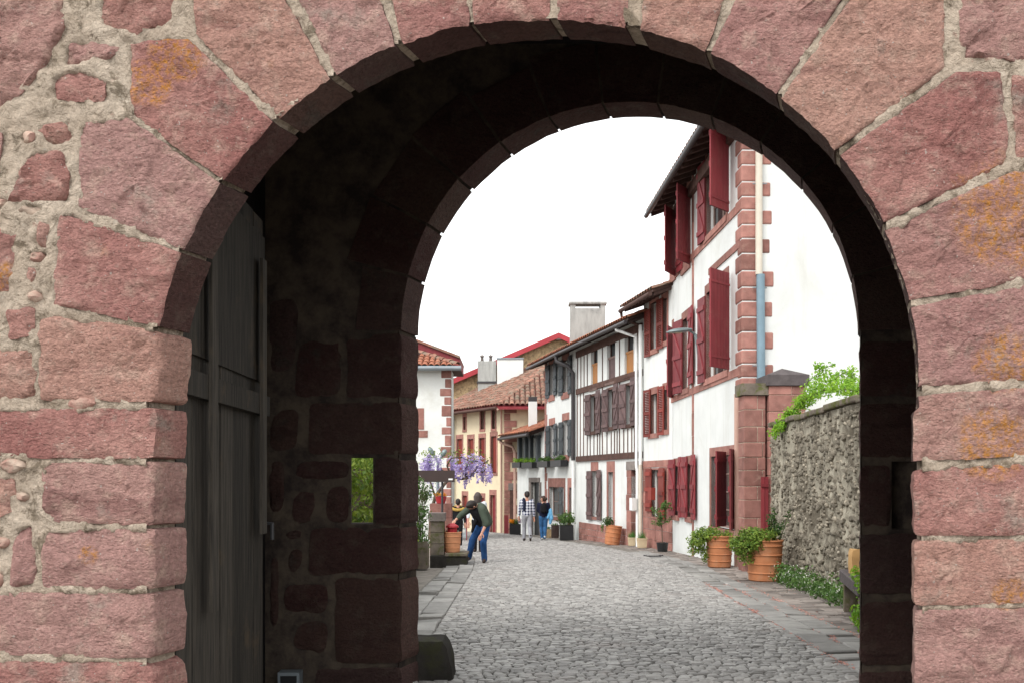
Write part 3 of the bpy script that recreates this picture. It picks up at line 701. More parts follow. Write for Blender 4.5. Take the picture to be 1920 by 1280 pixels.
        if style == 'louvre':
            for a0, a1 in ((0, .055), (W-.055, W)): m.obox(H+ax*a0, ax*(a1-a0), b*T, Z*hh)
            for zz in (0, hh*.5-.04, hh-.08): m.obox(H+ax*.055+Z*zz, ax*(W-.11), b*T, Z*.08)
            k = int(hh/.055)
            for i in range(k):
                zz = .08 + (hh-.16)*i/k; m.obox(H+ax*.055+Z*zz+b*.002, ax*(W-.11), b*.026+Z*.028, Z*.01-b*.004)
            return m.build('shutter', mat, s.root)
        npl = max(3, int(W/.12))
        for i in range(npl): m.obox(H+ax*(W*i/npl+.003), ax*(W/npl-.006), b*T, Z*hh)
        m.obox(H+ax*.004+b*.006, ax*(W-.008), b*(T-.012), Z*hh)
        sh = m.build('shutter', mat, s.root)
        B = H + b*(T+.0005)
        for zz in (hh*.1, hh*.47, hh*.84):
            m = MB(); m.obox(B+ax*.02+Z*zz, ax*(W-.04), b*.028, Z*.11); m.build('batten', mat, sh)
        if style == 'z':
            for z0_, z1_ in ((hh*.1+.11, hh*.47), (hh*.47+.11, hh*.84)):
                lo, hi = B+ax*.03+Z*z0_, B+ax*(W-.13)+Z*z1_; m = MB(); m.obox(lo, ax*.09, b*.022, hi-lo); m.build('brace', mat, sh)
        for zz in (hh*.1, hh*.86): m = MB(); m.obox(H-b*.012+ax*.0+Z*zz, ax*(W*.96), b*.0115, Z*.05); m.build('strap', mat, sh)
        return sh
    def roof(s, ze, over, slope, depth, el, er, mat='tile', rafters=True, raft_mat='eave_wood', gutter='dark_pipe', fascia='eave_wood', sp=.21, rsp=.42):
        """single pitch rising from the street eave, then a back pitch"""
        def Q(a, d, lift=0): return s.P(a, d, ze - slope*d + lift)   # d outward, falls outward
        m = MB(); dr = -depth/2; a0, a1 = -el, s.L+er; t = .07
        m.add([Q(a0, over), Q(a1, over), Q(a1, dr), Q(a0, dr), Q(a0, over, t), Q(a1, over, t), Q(a1, dr, t), Q(a0, dr, t)], [(0,3,2,1),(4,5,6,7),(0,1,5,4),(1,2,6,5),(2,3,7,6),(3,0,4,7)])
        zr = ze - slope*dr; b = s.P(0, -depth-over, 0)
        def Bk(a, dd, lift=0): return s.P(a, dd, zr - slope*(dr-dd) + lift)
        m.add([Bk(a0, dr), Bk(a1, dr), Bk(a1, -depth-over), Bk(a0, -depth-over), Bk(a0, dr, t), Bk(a1, dr, t), Bk(a1, -depth-over, t), Bk(a0, -depth-over, t)], [(0,3,2,1),(4,5,6,7),(0,1,5,4),(1,2,6,5),(2,3,7,6),(3,0,4,7)])
        rf = m.build('roof', raft_mat, s.root)
        m = MB(); n_ = int((a1-a0)/sp); rr = random.Random(int(a1*100))
        for i in range(n_+1):
            a = a0 + (a1-a0)*i/n_; tile_row(m, lambda q: Q(a, over+.05-q, t+.01), lambda q: Q(a, over+.05-q, t+.01), s.u, (over-dr+.05), rr, sp*.48)
        m.build('roof_tiles', mat, rf, smooth=50, kind='stuff', fix=False)
        for aa in (a0, a1):   # gable ends close the roof
            pass
        if rafters:
            n_ = int((a1-a0)/rsp)
            for i in range(n_+1):
                a = a0 + .05 + (a1-a0-.18)*i/n_; mm = MB(); p = Q(a, over-.06, -.101); q = Q(a, -.28, -.101)
                mm.obox(p, s.u*.08, q-p, V((0, 0, .1))); mm.build('rafter', raft_mat, s.root)
        if gutter:
            mm = MB(); pts = [Q(a0+(a1-a0)*k/6, over+.07, -.02) for k in range(7)]; mm.tube(pts, .065, 8); mm.build('gutter', gutter, rf, smooth=60)
        return Q
    def gable(s, a, ze, slope, depth, mat, t=.3):
        m = MB(); zr = ze + slope*depth/2; o = s.u*t
        p = [s.P(a, -.0, ze-.001), s.P(a, -depth/2, zr-.02), s.P(a, -depth, ze-.001)]
        m.add(p + [q+o for q in p], [(0, 1, 2), (3, 5, 4), (0, 3, 4, 1), (1, 4, 5, 2), (0, 2, 5, 3)]); m.build('gable', mat, s.root)
def tile_row(m, P0, P1, u, length, rr, rad, seg=5, tl=.34):
    k = max(1, int(length/tl)); rad0 = rad
    for j in range(k):
        a, b = length*j/k, length*(j+1)/k + .05; r0, r1 = rad*rr.uniform(.97, 1.06), rad*.86
        if j == k-1: b = length
        p, q = P0(a), P0(b); lift = V((0, 0, .012)); sh = u*rr.uniform(-.01, .01); vs = []
        for c, rd, li in ((p, r0, 1.6), (q, r1, 0.2)):
            for i in range(seg+1):
                th = math.pi*i/seg; vs.append(c + sh + u*(rd*math.cos(th)) + V((0, 0, rd*.85*math.sin(th))) + lift*li)
        vs2 = [v - V((0, 0, .016)) for v in vs[:seg+1]]
        fs = [(i, i+1, i+seg+2, i+seg+1) for i in range(seg)] + [(i, 2*seg+2+i, 2*seg+3+i, i+1) for i in range(seg)]
        m.add(vs + vs2, fs)
def pipe(h, pts, r, mat, name='downpipe', brackets=True):
    o = MB().tube(pts, r, 10).build(name, mat, h.root, smooth=60)
    return o

# ---- tall white house with dark red shutters, gable towards the gate
h1 = House('tall_house', 'tall white house with dark red shutters and pink stone corner', (4.46, 25.1), (4.67, 18.4))
zE = 1.2 + 7.62
def zat(h, px, py, d=0): return h.fac(px, py, d)[1]
h1.window(h1.rect(1325, 1362, 262, 425), rows=3); h1.window(h1.rect(1281, 1293, 360, 500)); h1.window(h1.rect(1258.5, 1266, 410, 520))
h1.window(h1.rect(1325, 1364, 535, 702)); h1.window(h1.rect(1281, 1291, 597, 728)); h1.window(h1.rect(1257.5, 1262, 615, 735))
h1.window(h1.rect(1334, 1378, 853, 990), rows=4); h1.window(h1.rect(1289, 1297, 868, 968)); h1.window(h1.rect(1266, 1272, 872, 965))
h1.wall(0, h1.L, h1.z0, zE, 'plaster'); h1.shell(7.5, zE, 'plaster')
for hi, fr, yt, yb, W, nr, st in ((1367, 1333, 245, 398, .72, 1, 'p'), (1323, 1311, 300, 450, .55, 0, 'z'), (1294, 1270, 357, 496, .72, 1, 'p'), (1280, 1274, 380, 505, .5, 0, 'z'), (1267, 1248, 397, 518, .74, 1, 'p'),
        (1368, 1333, 512, 692, .72, 1, 'p'), (1323, 1312, 555, 715, .55, 0, 'z'), (1292, 1302, 580, 722, .6, 1, 'z'), (1280, 1263, 598, 735, .62, 0, 'z'), (1262, 1252, 615, 745, .5, 1, 'z'),
        (1380, 1370, 842, 990, .62, 1, 'z'), (1362, 1344, 846, 985, .6, 1, 'z'), (1297, 1306, 852, 972, .55, 1, 'z'), (1289, 1279, 855, 970, .5, 0, 'z'), (1273, 1277, 856, 968, .45, 1, 'z'), (1266, 1255, 860, 966, .5, 0, 'z')):
    h1.leaf(hi, fr, yt, yb, W, nr, 'red_paint', st)
def band(h, p0, p1, hgt, mat='house_stone', name='string_course', n=6, proud=.028):
    a0, z0 = h.fac(*p0); a1, z1 = h.fac(*p1); z = (z0+z1)/2
    for k in range(n):
        x0, x1 = a0+(a1-a0)*k/n, a0+(a1-a0)*(k+1)/n; h.part(name, mat, min(x0, x1)+.002, max(x0, x1)-.002, -.05, proud, z-hgt/2, z+hgt/2)
band(h1, (1257, 747), (1388, 700), .17); band(h1, (1257, 526), (1388, 388), .17)
band(h1, (1330, 500), (1388, 470), .15, n=3)
for px, w_ in ((1300, .14), (1257.5, .16)):
    a = h1.fac(px, 0)[0]; z = h1.z0
    while z < zE-.1:
        hh = random.uniform(.45, .75); z2 = min(z+hh, zE); h1.part('pilaster_stone', 'house_stone', a-w_/2, a+w_/2, -.05, .022+random.uniform(0, .006), z+.004, z2-.004); z = z2
# quoins: column on the gable side with alternating teeth
q1 = h1.L; z = h1.z0; k = 0; rq = random.Random(5)
cY = h1.P(q1, 0, 0).y
while z < zE+.3:
    hh = rq.uniform(.27, .36); z2 = z+hh
    ln = .62 if k % 2 else .36; ln += rq.uniform(-.05, .05)
    m = MB(); m.obox(h1.P(q1-.30 - (0 if k % 2 else .16), .02, z+.008), h1.u*(.32 + (0 if k % 2 else .16)), h1.n*-ln, V((0, 0, hh-.016)))
    o = m.build('quoin', 'house_stone', h1.root); bv = o.modifiers.new('bevel', 'BEVEL'); bv.width = .03; bv.segments = 2
    z = z2; k += 1
QF = h1.roof(zE, .62, .36, 7.5, .35, .5, rsp=.5, raft_mat='eave_wood', mat='tile_old'); h1.gable(h1.L-.3, zE, .36, 7.5, 'plaster'); h1.gable(0, zE, .36, 7.5, 'plaster')
h1.part('cornice', 'timber', .02, h1.L-.02, .001, .12, zE-.55, zE-.28)
# downpipes on the gable corner
yg = h1.P(h1.L, 0, 0).y - .07
def gp(px, py): return at(px, py, yg)
MB().tube([gp(1423, 200), gp(1423, 515)], .072, 12).build('downpipe', 'cream_pipe', h1.root, smooth=60)
MB().tube([gp(1426, 515), gp(1427, 725)], .085, 12).build('downpipe', 'blue_pipe', h1.root, smooth=60)
for py in (345, 540, 685):
    MB().tube([gp(1411, py), gp(1438, py)], .012, 6).build('pipe_bracket', 'zinc', h1.root)
a = h1.fac(1391, 800)[0]
MB().tube([h1.P(a, .1, zat(h1, 1391, 738)), h1.P(a, .1, h1.z0)], .058, 12).build('downpipe', 'pink_pipe', h1.root, smooth=60)

# ---- narrow house with louvred shutters
h2 = House('narrow_house', 'narrow white house with rust red louvred shutters beside the half-timbered one', (3.99, 27.5), (4.452, 25.13))
z2E = 1.2 + 5.35
for r in ((1220, 1233, 567, 655), (1243.5, 1251, 560, 640), (1220, 1233, 738, 812), (1245.5, 1252, 730, 805)): h2.window(h2.rect(*r), sw=.11)
h2.window(h2.rect(1222, 1235, 880, 968), sw=.02, lint=.05, sill=.05)
h2.wall(0, h2.L, h2.z0, z2E, 'plaster'); h2.shell(7.5, z2E, 'plaster')
for hi, fr, yt, yb in ((1220, 1211.5, 579, 667), (1243.5, 1235, 558, 652), (1220, 1207.5, 729, 818), (1245.5, 1237.5, 722, 814)): h2.leaf(hi, fr, yt, yb, .42, 0, 'rust_paint', 'louvre')
h2.leaf(1222, 1213.5, 878, 958, .42, 0, 'rust_paint', 'p'); h2.leaf(1236, 1246, 877, 972, .6, 1, 'rust_paint', 'p')
# dressed stone base
bz = zat(h2, 1230, 862); rb = random.Random(2); z = h2.z0
dr = h2.open[-1]
while z < bz-.1:
    hh = rb.uniform(.28, .42); zt_ = min(z+hh, bz); a = 0
    while a < h2.L-.05:
        a2 = min(a+rb.uniform(.35, .7), h2.L)
        for (x0, x1) in (((a, min(a2, dr[0]-.03))), ((max(a, dr[1]+.03), a2))) if zt_ > dr[2] and z < dr[3] else ((a, a2),):
            if x1-x0 > .06: h2.part('base_stone', 'house_stone', x0+.005, x1-.005, -.05, .02+rb.uniform(0, .012), z+.005, zt_-.005)
        a = a2
    z = zt_
h2.roof(z2E, .58, .36, 7.5, .3, -.02, mat='tile_old', rsp=.3, gutter='eave_wood'); h2.gable(0, z2E, .36, 7.5, 'plaster')
m = MB(); e = h2.P(-.25, .63, z2E-.27); m.tube([e, e+V((.02, 0, -.18)), h2.P(-.12, .3, z2E-.62), h2.P(-.1, .1, z2E-.7)], .05, 10).build('gutter_elbow', 'eave_wood', h2.root, smooth=60)
aa = .02
pipe(h2, [h2.P(aa-.02, .1, z2E-.7), h2.P(aa-.02, .1, zat(h2, 1209, 870))], .055, 'white_paint'); pipe(h2, [h2.P(aa-.02, .1, zat(h2, 1209, 870)), h2.P(aa-.02, .1, h2.z0)], .06, 'cream_pipe')
a = h2.fac(1244, 0)[0]; h2.part('letter_box', 'rust_paint', a-.14, a+.14, .29, .42, zat(h2, 1244, 936), zat(h2, 1244, 913))

# ---- half-timbered house
h3 = House('timbered_house', 'half-timbered white house with brown shutters and orange wood panels', (2.43, 33.8), (3.975, 27.56))
z3E = 1.2 + 4.95
zB1 = (zat(h3, 1083, 860)+zat(h3, 1195, 852))/2; zB2 = (zat(h3, 1083, 737)+zat(h3, 1195, 697))/2
W3u = [(1108, 1120.5, 641, 727), (1138, 1153.5, 627, 716), (1171, 1188, 617, 705)]
W3l = [(1107.5, 1118, 742, 808), (1141, 1151, 730, 800), (1174, 1183, 722, 795)]
for r in W3u: h3.window(h3.rect(*r), surround=None, frame='timber', rows=1, mull=False, depth=.12)
for r in W3l: h3.window(h3.rect(*r), surround=None, frame='timber', rows=2, depth=.12)
for r, mt in zip(W3u, ('orange_wood', 'brown_paint', 'orange_wood')):
    a0, a1, z0_, z1_ = h3.rect(*r)
    for i in range(4): h3.part('balcony_board', mt, a0+.03+(a1-a0-.06)*i/4+.004, a0+.03+(a1-a0-.06)*(i+1)/4-.004, -.1, -.06, z0_+.03, z0_+(z1_-z0_)*.5)
    h3.part('balcony_rail', 'orange_wood' if mt == 'orange_wood' else 'window_wood', a0+.01, a1-.01, -.11, -.04, z0_+(z1_-z0_)*.5, z0_+(z1_-z0_)*.5+.07); h3.part('window_sill', 'window_wood', a0-.06, a1+.06, -.05, .06, z0_-.08, z0_-.001)
h3.window(h3.rect(1110.5, 1120, 882, 968), sw=.12, lint=.32, sill=.1); h3.window(h3.rect(1141, 1150, 884, 975), sw=.15, lint=.36, mull=False, rows=2)
dr = h3.rect(1184, 1196, 880, 1024); dr = (dr[0], min(dr[1], h3.L-.12), h3.z0, dr[3]); h3.open.append(dr)
h3.wall(0, h3.L, h3.z0, z3E, 'plaster'); h3.shell(7.5, z3E, 'plaster')
dd = h3.part('door', 'dark_wood', dr[0], dr[1], -.25, -.2, dr[2], dr[3])
for i in range(3): h3.part('door_panel', 'timber', dr[0]+.06, dr[1]-.06, -.199, -.185, dr[2]+.3+i*.75, dr[2]+.9+i*.75, dd)
z = h3.z0
while z < dr[3]:
    z2_ = min(z+random.uniform(.35, .6), dr[3]+.0); h3.part('door_jamb', 'house_stone', dr[0]-.32-random.uniform(0, .1), dr[0], -.2, .02, z+.004, z2_-.004); z = z2_
h3.part('door_lintel', 'house_stone_grey', dr[0]-.4, h3.L-.01, -.2, .03, dr[3], dr[3]+.27)
pt = h3.fac(1120, 982)[1]; a = h3.fac(1086, 0)[0]; z = h3.z0; rb = random.Random(9); ae = dr[0]-.45
while z < pt-.05:
    z2_ = min(z+rb.uniform(.16, .26), pt); x = a
    while x < ae-.05:
        x2 = min(x+rb.uniform(.22, .5), ae); h3.part('plinth_stone', 'house_stone', x+.006, x2-.006, -.05, .012+rb.uniform(0, .018), z+.006, z2_-.006); x = x2
    z = z2_
def beam(h, z, hgt, mat='timber', proud=.06, a0=0, a1=None): return h.part('beam', mat, a0, a1 or h.L, -.05, proud, z-hgt/2, z+hgt/2)
beam(h3, zB1, .2); beam(h3, zB2, .2); beam(h3, z3E-.34, .24)
def post(px, za, zb, w_=.065):
    a = h3.fac(px, 0)[0]; h3.part('post', 'timber', a-w_/2, a+w_/2, -.05, .016, za, zb)
for px in (1083.5, 1089.5, 1095.5, 1101.5, 1130, 1162, 1196): post(px, zB2+.1, z3E-.46)
for px in (1083, 1088.5, 1094.5, 1130, 1162, 1195.5): post(px, zB1+.1, zB2-.1)
for px in (1101.5, 1107, 1114, 1120.5, 1125, 1138.5, 1146.5, 1152.5, 1157.5, 1170, 1177.5, 1185, 1190): post(px, zB1+.1, zat(h3, px, 816 - (px-1101)*.17))
for r in W3l:
    a0, a1, z0_, z1_ = h3.rect(*r); h3.part('window_sill', 'timber', a0-.3, a1+.3, -.05, .07, z0_-.12, z0_-.001); h3.part('window_head', 'timber', a0-.1, a1+.1, -.05, .045, z1_, z1_+.08)
for hi, fr, yt, yb in ((1107.5, 1098, 738, 814), (1118, 1128.5, 732, 812), (1141, 1131, 728, 808), (1151, 1161, 720, 804), (1174, 1163, 718, 801), (1183, 1193.5, 708, 798)):
    h3.leaf(hi, fr, yt, yb, .5, fr > hi, 'brown_paint', 'z', d=.07)
h3.leaf(1110.5, 1101.5, 882, 974, .48, 0, 'brown_paint', 'z'); h3.leaf(1120, 1129, 880, 974, .45, 1, 'brown_paint', 'z')
h3.roof(z3E, .62, .38, 7.5, .0, .35, mat='tile', rsp=.36, raft_mat='dark_wood'); h3.gable(h3.L-.3, z3E, .38, 7.5, 'plaster')
e = h3.P(h3.L-.55, .66, z3E-.27); m = MB().tube([e+V((0, 0, .05)), e+V((.0, 0, -.1)), h3.P(h3.L-.25, .12, z3E-.62), h3.P(h3.L-.22, .12, z3E-1.4)], .05, 10); m.build('downpipe', 'white_paint', h3.root, smooth=60)
pipe(h3, [h3.P(h3.L-.22, .12, z3E-1.4), h3.P(h3.L-.22, .12, zB1-.3), h3.P(h3.L-.1, .14, zB1-.5), h3.P(h3.L-.1, .14, h3.z0)], .045, 'white_paint')
h3.part('meter_box', 'white_paint', h3.L-.24, h3.L-.01, .19, .34, zat(h3, 1196, 955), zat(h3, 1196, 932))
# broad concrete chimney on its roof
Yc = 36.6; x0_, x1_, zt_ = pxx(1070, Yc), pxx(1135, Yc), pz(578, Yc)
ch = MB(); ch.box(x0_, x1_, Yc, Yc+.6, 4.9, zt_); ch = ch.build('chimney', 'concrete', h3.root)
for xa, xb in ((x0_, x0_+.2), (x1_-.2, x1_)): MB().box(xa, xb, Yc+.02, Yc+.58, zt_+.001, zt_+.17).build('chimney_leg', 'concrete', ch)
MB().box(x0_-.06, x1_+.06, Yc-.05, Yc+.65, zt_+.171, zt_+.26).build('chimney_cap', 'concrete', ch)

# ---- white house with slate grey shutters
h4 = House('grey_shutter_house', 'white house with slate grey shutters, pink stone window frames and flower boxes', (1.40, 38.3), (2.424, 33.83))
z4E = 1.2 + 4.95
W4 = [(1031, 1038.5, 682, 740), (1056, 1065.5, 675, 735), (1031.5, 1039, 796, 858), (1056.5, 1065.5, 787, 852)]
for r in W4: h4.window(h4.rect(*r), sw=.15, lint=.28, sill=.25)
h4.window(h4.rect(1030, 1058, 912, 968), sw=.16, lint=.36, rows=2)
dr4 = h4.rect(1067.5, 1077, 913, 1010); h4.open.append(dr4)
h4.wall(0, h4.L, h4.z0, z4E, 'plaster'); h4.shell(7.5, z4E, 'plaster')
dd = h4.part('door', 'timber', dr4[0], dr4[1], -.25, -.2, dr4[2], dr4[3])
h4.part('door_lintel', 'house_stone', dr4[0]-.2, dr4[1]+.06, -.2, .02, dr4[3], dr4[3]+.36); h4.part('door_jamb', 'house_stone', dr4[0]-.2, dr4[0], -.2, .02, h4.z0, dr4[3])
for hi, fr, yt, yb in ((1031, 1024, 683, 745), (1038.5, 1046, 677, 741), (1056, 1048.5, 674, 740), (1065.5, 1073, 668, 738), (1031.5, 1024, 797, 860), (1039, 1046.5, 794, 858), (1056.5, 1049, 790, 856), (1065.5, 1073.5, 787, 854)):
    h4.leaf(hi, fr, yt, yb, .5, fr > hi, 'slate_paint', 'p')
h4.leaf(1049, 1060, 912, 972, .62, 1, 'slate_paint', 'p')
h4.roof(z4E, .62, .38, 7.5, .4, .0, mat='tile', rsp=.36, raft_mat='dark_wood'); h4.gable(0, z4E, .38, 7.5, 'plaster')
z = h4.z0; k = 0
while z < z4E-.1:
    hh = random.uniform(.3, .5); h4.part('quoin', 'house_stone', -.01, .22+.14*(k % 2), -.3, .02, z+.005, min(z+hh, z4E)-.005); z += hh; k += 1
e = h4.P(h4.L-.5, .68, z4E-.27); MB().tube([e, e+V((.02, 0, -.25)), h4.P(h4.L-.12, .3, z4E-.75), h4.P(h4.L-.1, .12, z4E-1.0), h4.P(h4.L-.1, .12, zat(h4, 1081, 862))], .075, 10).build('downpipe', 'dark_pipe', h4.root, smooth=60)
MB().tube([h4.P(h4.L-.1, .12, zat(h4, 1081, 862)), h4.P(h4.L-.1, .12, h4.z0)], .06, 10).build('downpipe', 'white_paint', h4.root, smooth=60)

# ---- low white wing with tiled lean-to roof
h5 = House('low_house', 'low white house with tiled lean-to roof and dark upper gallery', (.24, 42.0), (1.385, 38.35))
z5E = 1.2 + 2.15
for r in ((979, 987.5, 819, 864), (1001, 1011, 817, 866)): h5.window(h5.rect(*r), surround=None, frame='slate_paint', rows=1, mull=False, depth=.2)
d5 = h5.rect(996, 1012, 903, 995); d5 = (d5[0], d5[1], h5.z0, d5[3]); h5.open.append(d5)
h5.wall(0, h5.L, h5.z0, z5E, 'plaster'); h5.shell(4.0, z5E, 'plaster')
dd = h5.part('door', 'black_plastic', d5[0], d5[1], -.2, -.15, d5[2], d5[3])
w0 = d5[0] + (d5[1]-d5[0])*.55
for i in range(7): h5.part('door_pane', 'curtain', w0, d5[1]-.1, -.149, -.14, d5[2]+1.0+i*.23, d5[2]+1.2+i*.23, dd)
h5.part('door_lintel', 'house_stone_grey', d5[0]-.25, d5[1]+.05, -.1, .04, d5[3], d5[3]+.2); h5.part('door_jamb', 'house_stone_grey', d5[0]-.28, d5[0], -.1, .03, h5.z0, d5[3]); h5.part('door_jamb', 'house_stone_grey', d5[1], d5[1]+.22, -.1, .03, h5.z0, d5[3])
for px in (978, 989.5, 999, 1012.5):
    a = h5.fac(px, 0)[0]; zz0, zz1 = zat(h5, px, 866), zat(h5, px, 815)
    mm = MB(); h5.bx(mm, a-.12, a+.12, .01, .16, zz0, zz1-.12); h5.bx(mm, a-.2, a+.2, .01, .2, zz1-.12, zz1); mm.build('pillar', 'slate_paint', h5.root)
h5.roof(z5E, .7, .36, 4.0, .5, -.02, mat='tile', rsp=.4, raft_mat='dark_wood'); h5.gable(0, z5E, .36, 4.0, 'plaster')
MB().tube([h5.P(-.4, .75, z5E-.25), h5.P(-.35, .7, z5E-.45), h5.P(-.06, .2, z5E-.65), h5.P(-.05, .1, z5E-.9), h5.P(-.05, .1, h5.z0)], .07, 10).build('downpipe', 'pink_pipe', h5.root, smooth=60)
cc = h5.P(h5.L*.58, -.9, 0); mm = MB().box(pxx(991, 41), pxx(1007, 41), 41.0, 41.5, 3.0, pz(752, 41)); cm = mm.build('chimney', 'plaster', h5.root)
MB().box(pxx(991, 41), pxx(1007, 41), 41.0, 41.5, pz(752, 41)+.001, pz(743, 41)).build('chimney_top', 'dark_pipe', cm)

# ---- cream house
C6, A6, B6 = V((-.35, 42.6, 0)), V((-3.3, 47.2, 0)), V((4.5, 42.6, 0))
h6 = House('cream_house', 'cream plastered house with closed red-brown shutters and hipped tile roof', (A6.x, A6.y), (C6.x, C6.y))
z6E = 1.2 + 3.62
r6 = [(869.5, 873.5, 781, 805), (901.5, 908, 770, 804), (923, 929, 768, 803), (857, 867, 822, 880), (878, 888, 822, 882), (899.5, 909, 820, 885), (921, 931, 817, 886), (868, 876, 928, 972), (899.5, 908, 932, 972)]
for i, r in enumerate(r6):
    rr_ = h6.rect(*r); h6.open.append(rr_); a0, a1, z0_, z1_ = rr_
    wn = h6.part('window', 'red_paint' if i > 2 else 'timber', a0+.02, a1-.02, -.14, -.1, z0_+.02, z1_-.02)
    if i > 2:
        for k in range(4): h6.part('shutter_board', 'rust_paint' if i > 2 else 'timber', a0+.03+(a1-a0-.06)*k/4+.012, a0+.03+(a1-a0-.06)*(k+1)/4-.012, -.099, -.07, z0_+.05, z1_-.05, wn)
    h6.part('lintel', 'house_stone', a0-.1, a1+.1, -.1, .02, z1_, z1_+.22, wn); h6.part('sill', 'house_stone', a0-.1, a1+.1, -.1, .03, z0_-.12, z0_, wn)
    h6.part('jamb', 'house_stone', a0-.1, a0, -.1, .02, z0_, z1_, wn); h6.part('jamb', 'house_stone', a1, a1+.1, -.1, .02, z0_, z1_, wn)
d6 = h6.rect(920, 929, 927, 1001); d6 = (d6[0], d6[1], h6.z0, d6[3]); h6.open.append(d6)
h6.wall(0, h6.L, h6.z0, z6E, 'plaster_cream')
dd = h6.part('door', 'red_paint', d6[0], d6[1], -.2, -.12, d6[2], d6[3]); h6.part('door_lintel', 'house_stone', d6[0]-.1, d6[1]+.1, -.1, .02, d6[3], d6[3]+.25)
h6.part('door_jamb', 'house_stone', d6[0]-.1, d6[0], -.1, .02, h6.z0, d6[3]); h6.part('door_jamb', 'house_stone', d6[1], d6[1]+.1, -.1, .02, h6.z0, d6[3])
m = MB(); m.box(C6.x+.01, B6.x, C6.y+.02, C6.y+.3, h6.z0, z6E); m.build('wall', 'plaster_cream', h6.root)
m = MB(); m.box(pxx(956, 42.6), pxx(966, 42.6), 42.58, 42.66, -1.5, pz(918, 42.6)); m.build('side_door', 'timber', h6.root)
m = MB(); m.box(pxx(953, 42.6), pxx(969, 42.6), 42.56, 42.66, pz(918, 42.6)+.001, pz(905, 42.6)); m.build('door_lintel', 'house_stone_grey', h6.root)
z = h6.z0; k = 0
while z < z6E-.1:
    hh = random.uniform(.3, .5); ln = (.3, .62)[k % 2] + random.uniform(-.06, .1)
    m = MB(); m.box(C6.x-.02, C6.x+ln, C6.y-.012, C6.y+.28, z+.01, min(z+hh, z6E)-.01); m.build('quoin', 'house_stone', h6.root); z += hh; k += 1
# hipped roof, two planes clipped by the tan gable behind
un = V((h6.u.y, -h6.u.x, 0)); inn = -h6.n; sl6, ov = .5, .6; YW = 49.4
E0 = h6.P(-1.5, ov, z6E-.3); hipc = None
CY = C6.y - ov
def plane1(p): return z6E - sl6*(h6.n.dot(V((p.x, p.y, 0)) - h6.O)) + 0
def plane2(p): return z6E + sl6*(p.y - C6.y)
m = MB(); rr = random.Random(8); a = -1.0
while a < h6.L + .9:
    st_ = h6.P(a, ov, 0); L_ = 0
    while L_ < 9:
        q = st_ + inn*L_
        if q.y > YW or (plane2(q) < plane1(q) - .02) or q.y < CY-.02: break
        L_ += .08
    if L_ > .2: tile_row(m, lambda t_: V((*(st_+inn*t_).xy, plane1(st_+inn*t_)+.08)), None, h6.u, L_, rr, .12)
    a += .25
x = C6.x - .9
while x < 4.3:
    st_ = V((x, CY, 0)); L_ = 0; y_ = 0
    ok = lambda q: plane1(q) >= plane2(q) - .02
    qs = [t_*.08 for t_ in range(90) if ok(st_+V((0, t_*.08, 0))) and CY+t_*.08 < YW]
    if qs and qs[-1]-qs[0] > .2 and qs[0] < .3: tile_row(m, lambda t_: V((x, CY+t_, plane2(V((x, CY+t_, 0)))+.08)), None, V((1, 0, 0)), qs[-1], rr, .12)
    x += .25
m6 = m
# solid roof under the tiles
def hip_pt(Y): # where both planes are equal at given Y
    lo, hi = -6, 12
    for _ in range(40):
        mid = (lo+hi)/2
        if plane1(V((mid, Y, 0))) > plane2(V((mid, Y, 0))): hi = mid
        else: lo = mid
    return V((lo, Y, plane2(V((lo, Y, 0)))))
ha, hb = hip_pt(CY), hip_pt(YW); m = MB()
def on1(p): return V((p.x, p.y, plane1(p)))
ea = on1(h6.P(-1.2, ov, 0)); wl = V((-9, YW, 0)); wl = on1(V((ea.x+.4, YW, 0)))
m.quad(ea, ha, hb, V((hb.x, YW, plane1(V((hb.x, YW, 0))))), wl); m.quad(ha, V((4.5, CY, plane2(ha))), V((4.5, YW, plane2(hb))), hb)
lo_ = [V((p.x, p.y, p.z-.1)) for p in (ea, ha, V((4.5, CY, plane2(ha))))]
m.quad(ea, ha, lo_[1], lo_[0]); m.quad(ha, V((4.5, CY, plane2(ha))), lo_[2], lo_[1])
m.quad(lo_[0], lo_[1], h6.P(h6.L, -.2, z6E), h6.P(-1.2, -.2, z6E)); m.quad(lo_[1], lo_[2], V((4.5, C6.y+.2, z6E)), V((C6.x, C6.y+.2, z6E)))
rf6 = m.build('roof', 'red_paint', h6.root, fix=False)
m6.build('roof_tiles', 'tile_old', rf6, smooth=50, kind='stuff', fix=False)
MB().tube([ea + V((0, 0, -.03)) + h6.n*.06, ha + V((-.05, -.06, -.03))], .07, 8).build('gutter', 'timber', rf6, smooth=60)
MB().tube([ha + V((0, -.05, -.1)), h6.P(h6.L-.1, .12, z6E-.35), h6.P(h6.L-.1, .12, h6.z0)], .05, 8).build('downpipe', 'pink_pipe', h6.root, smooth=60)
MB().tube([h6.P(.75, .12, z6E-.4), h6.P(.75, .12, h6.z0)], .05, 8).build('downpipe', 'zinc', h6.root, smooth=60)

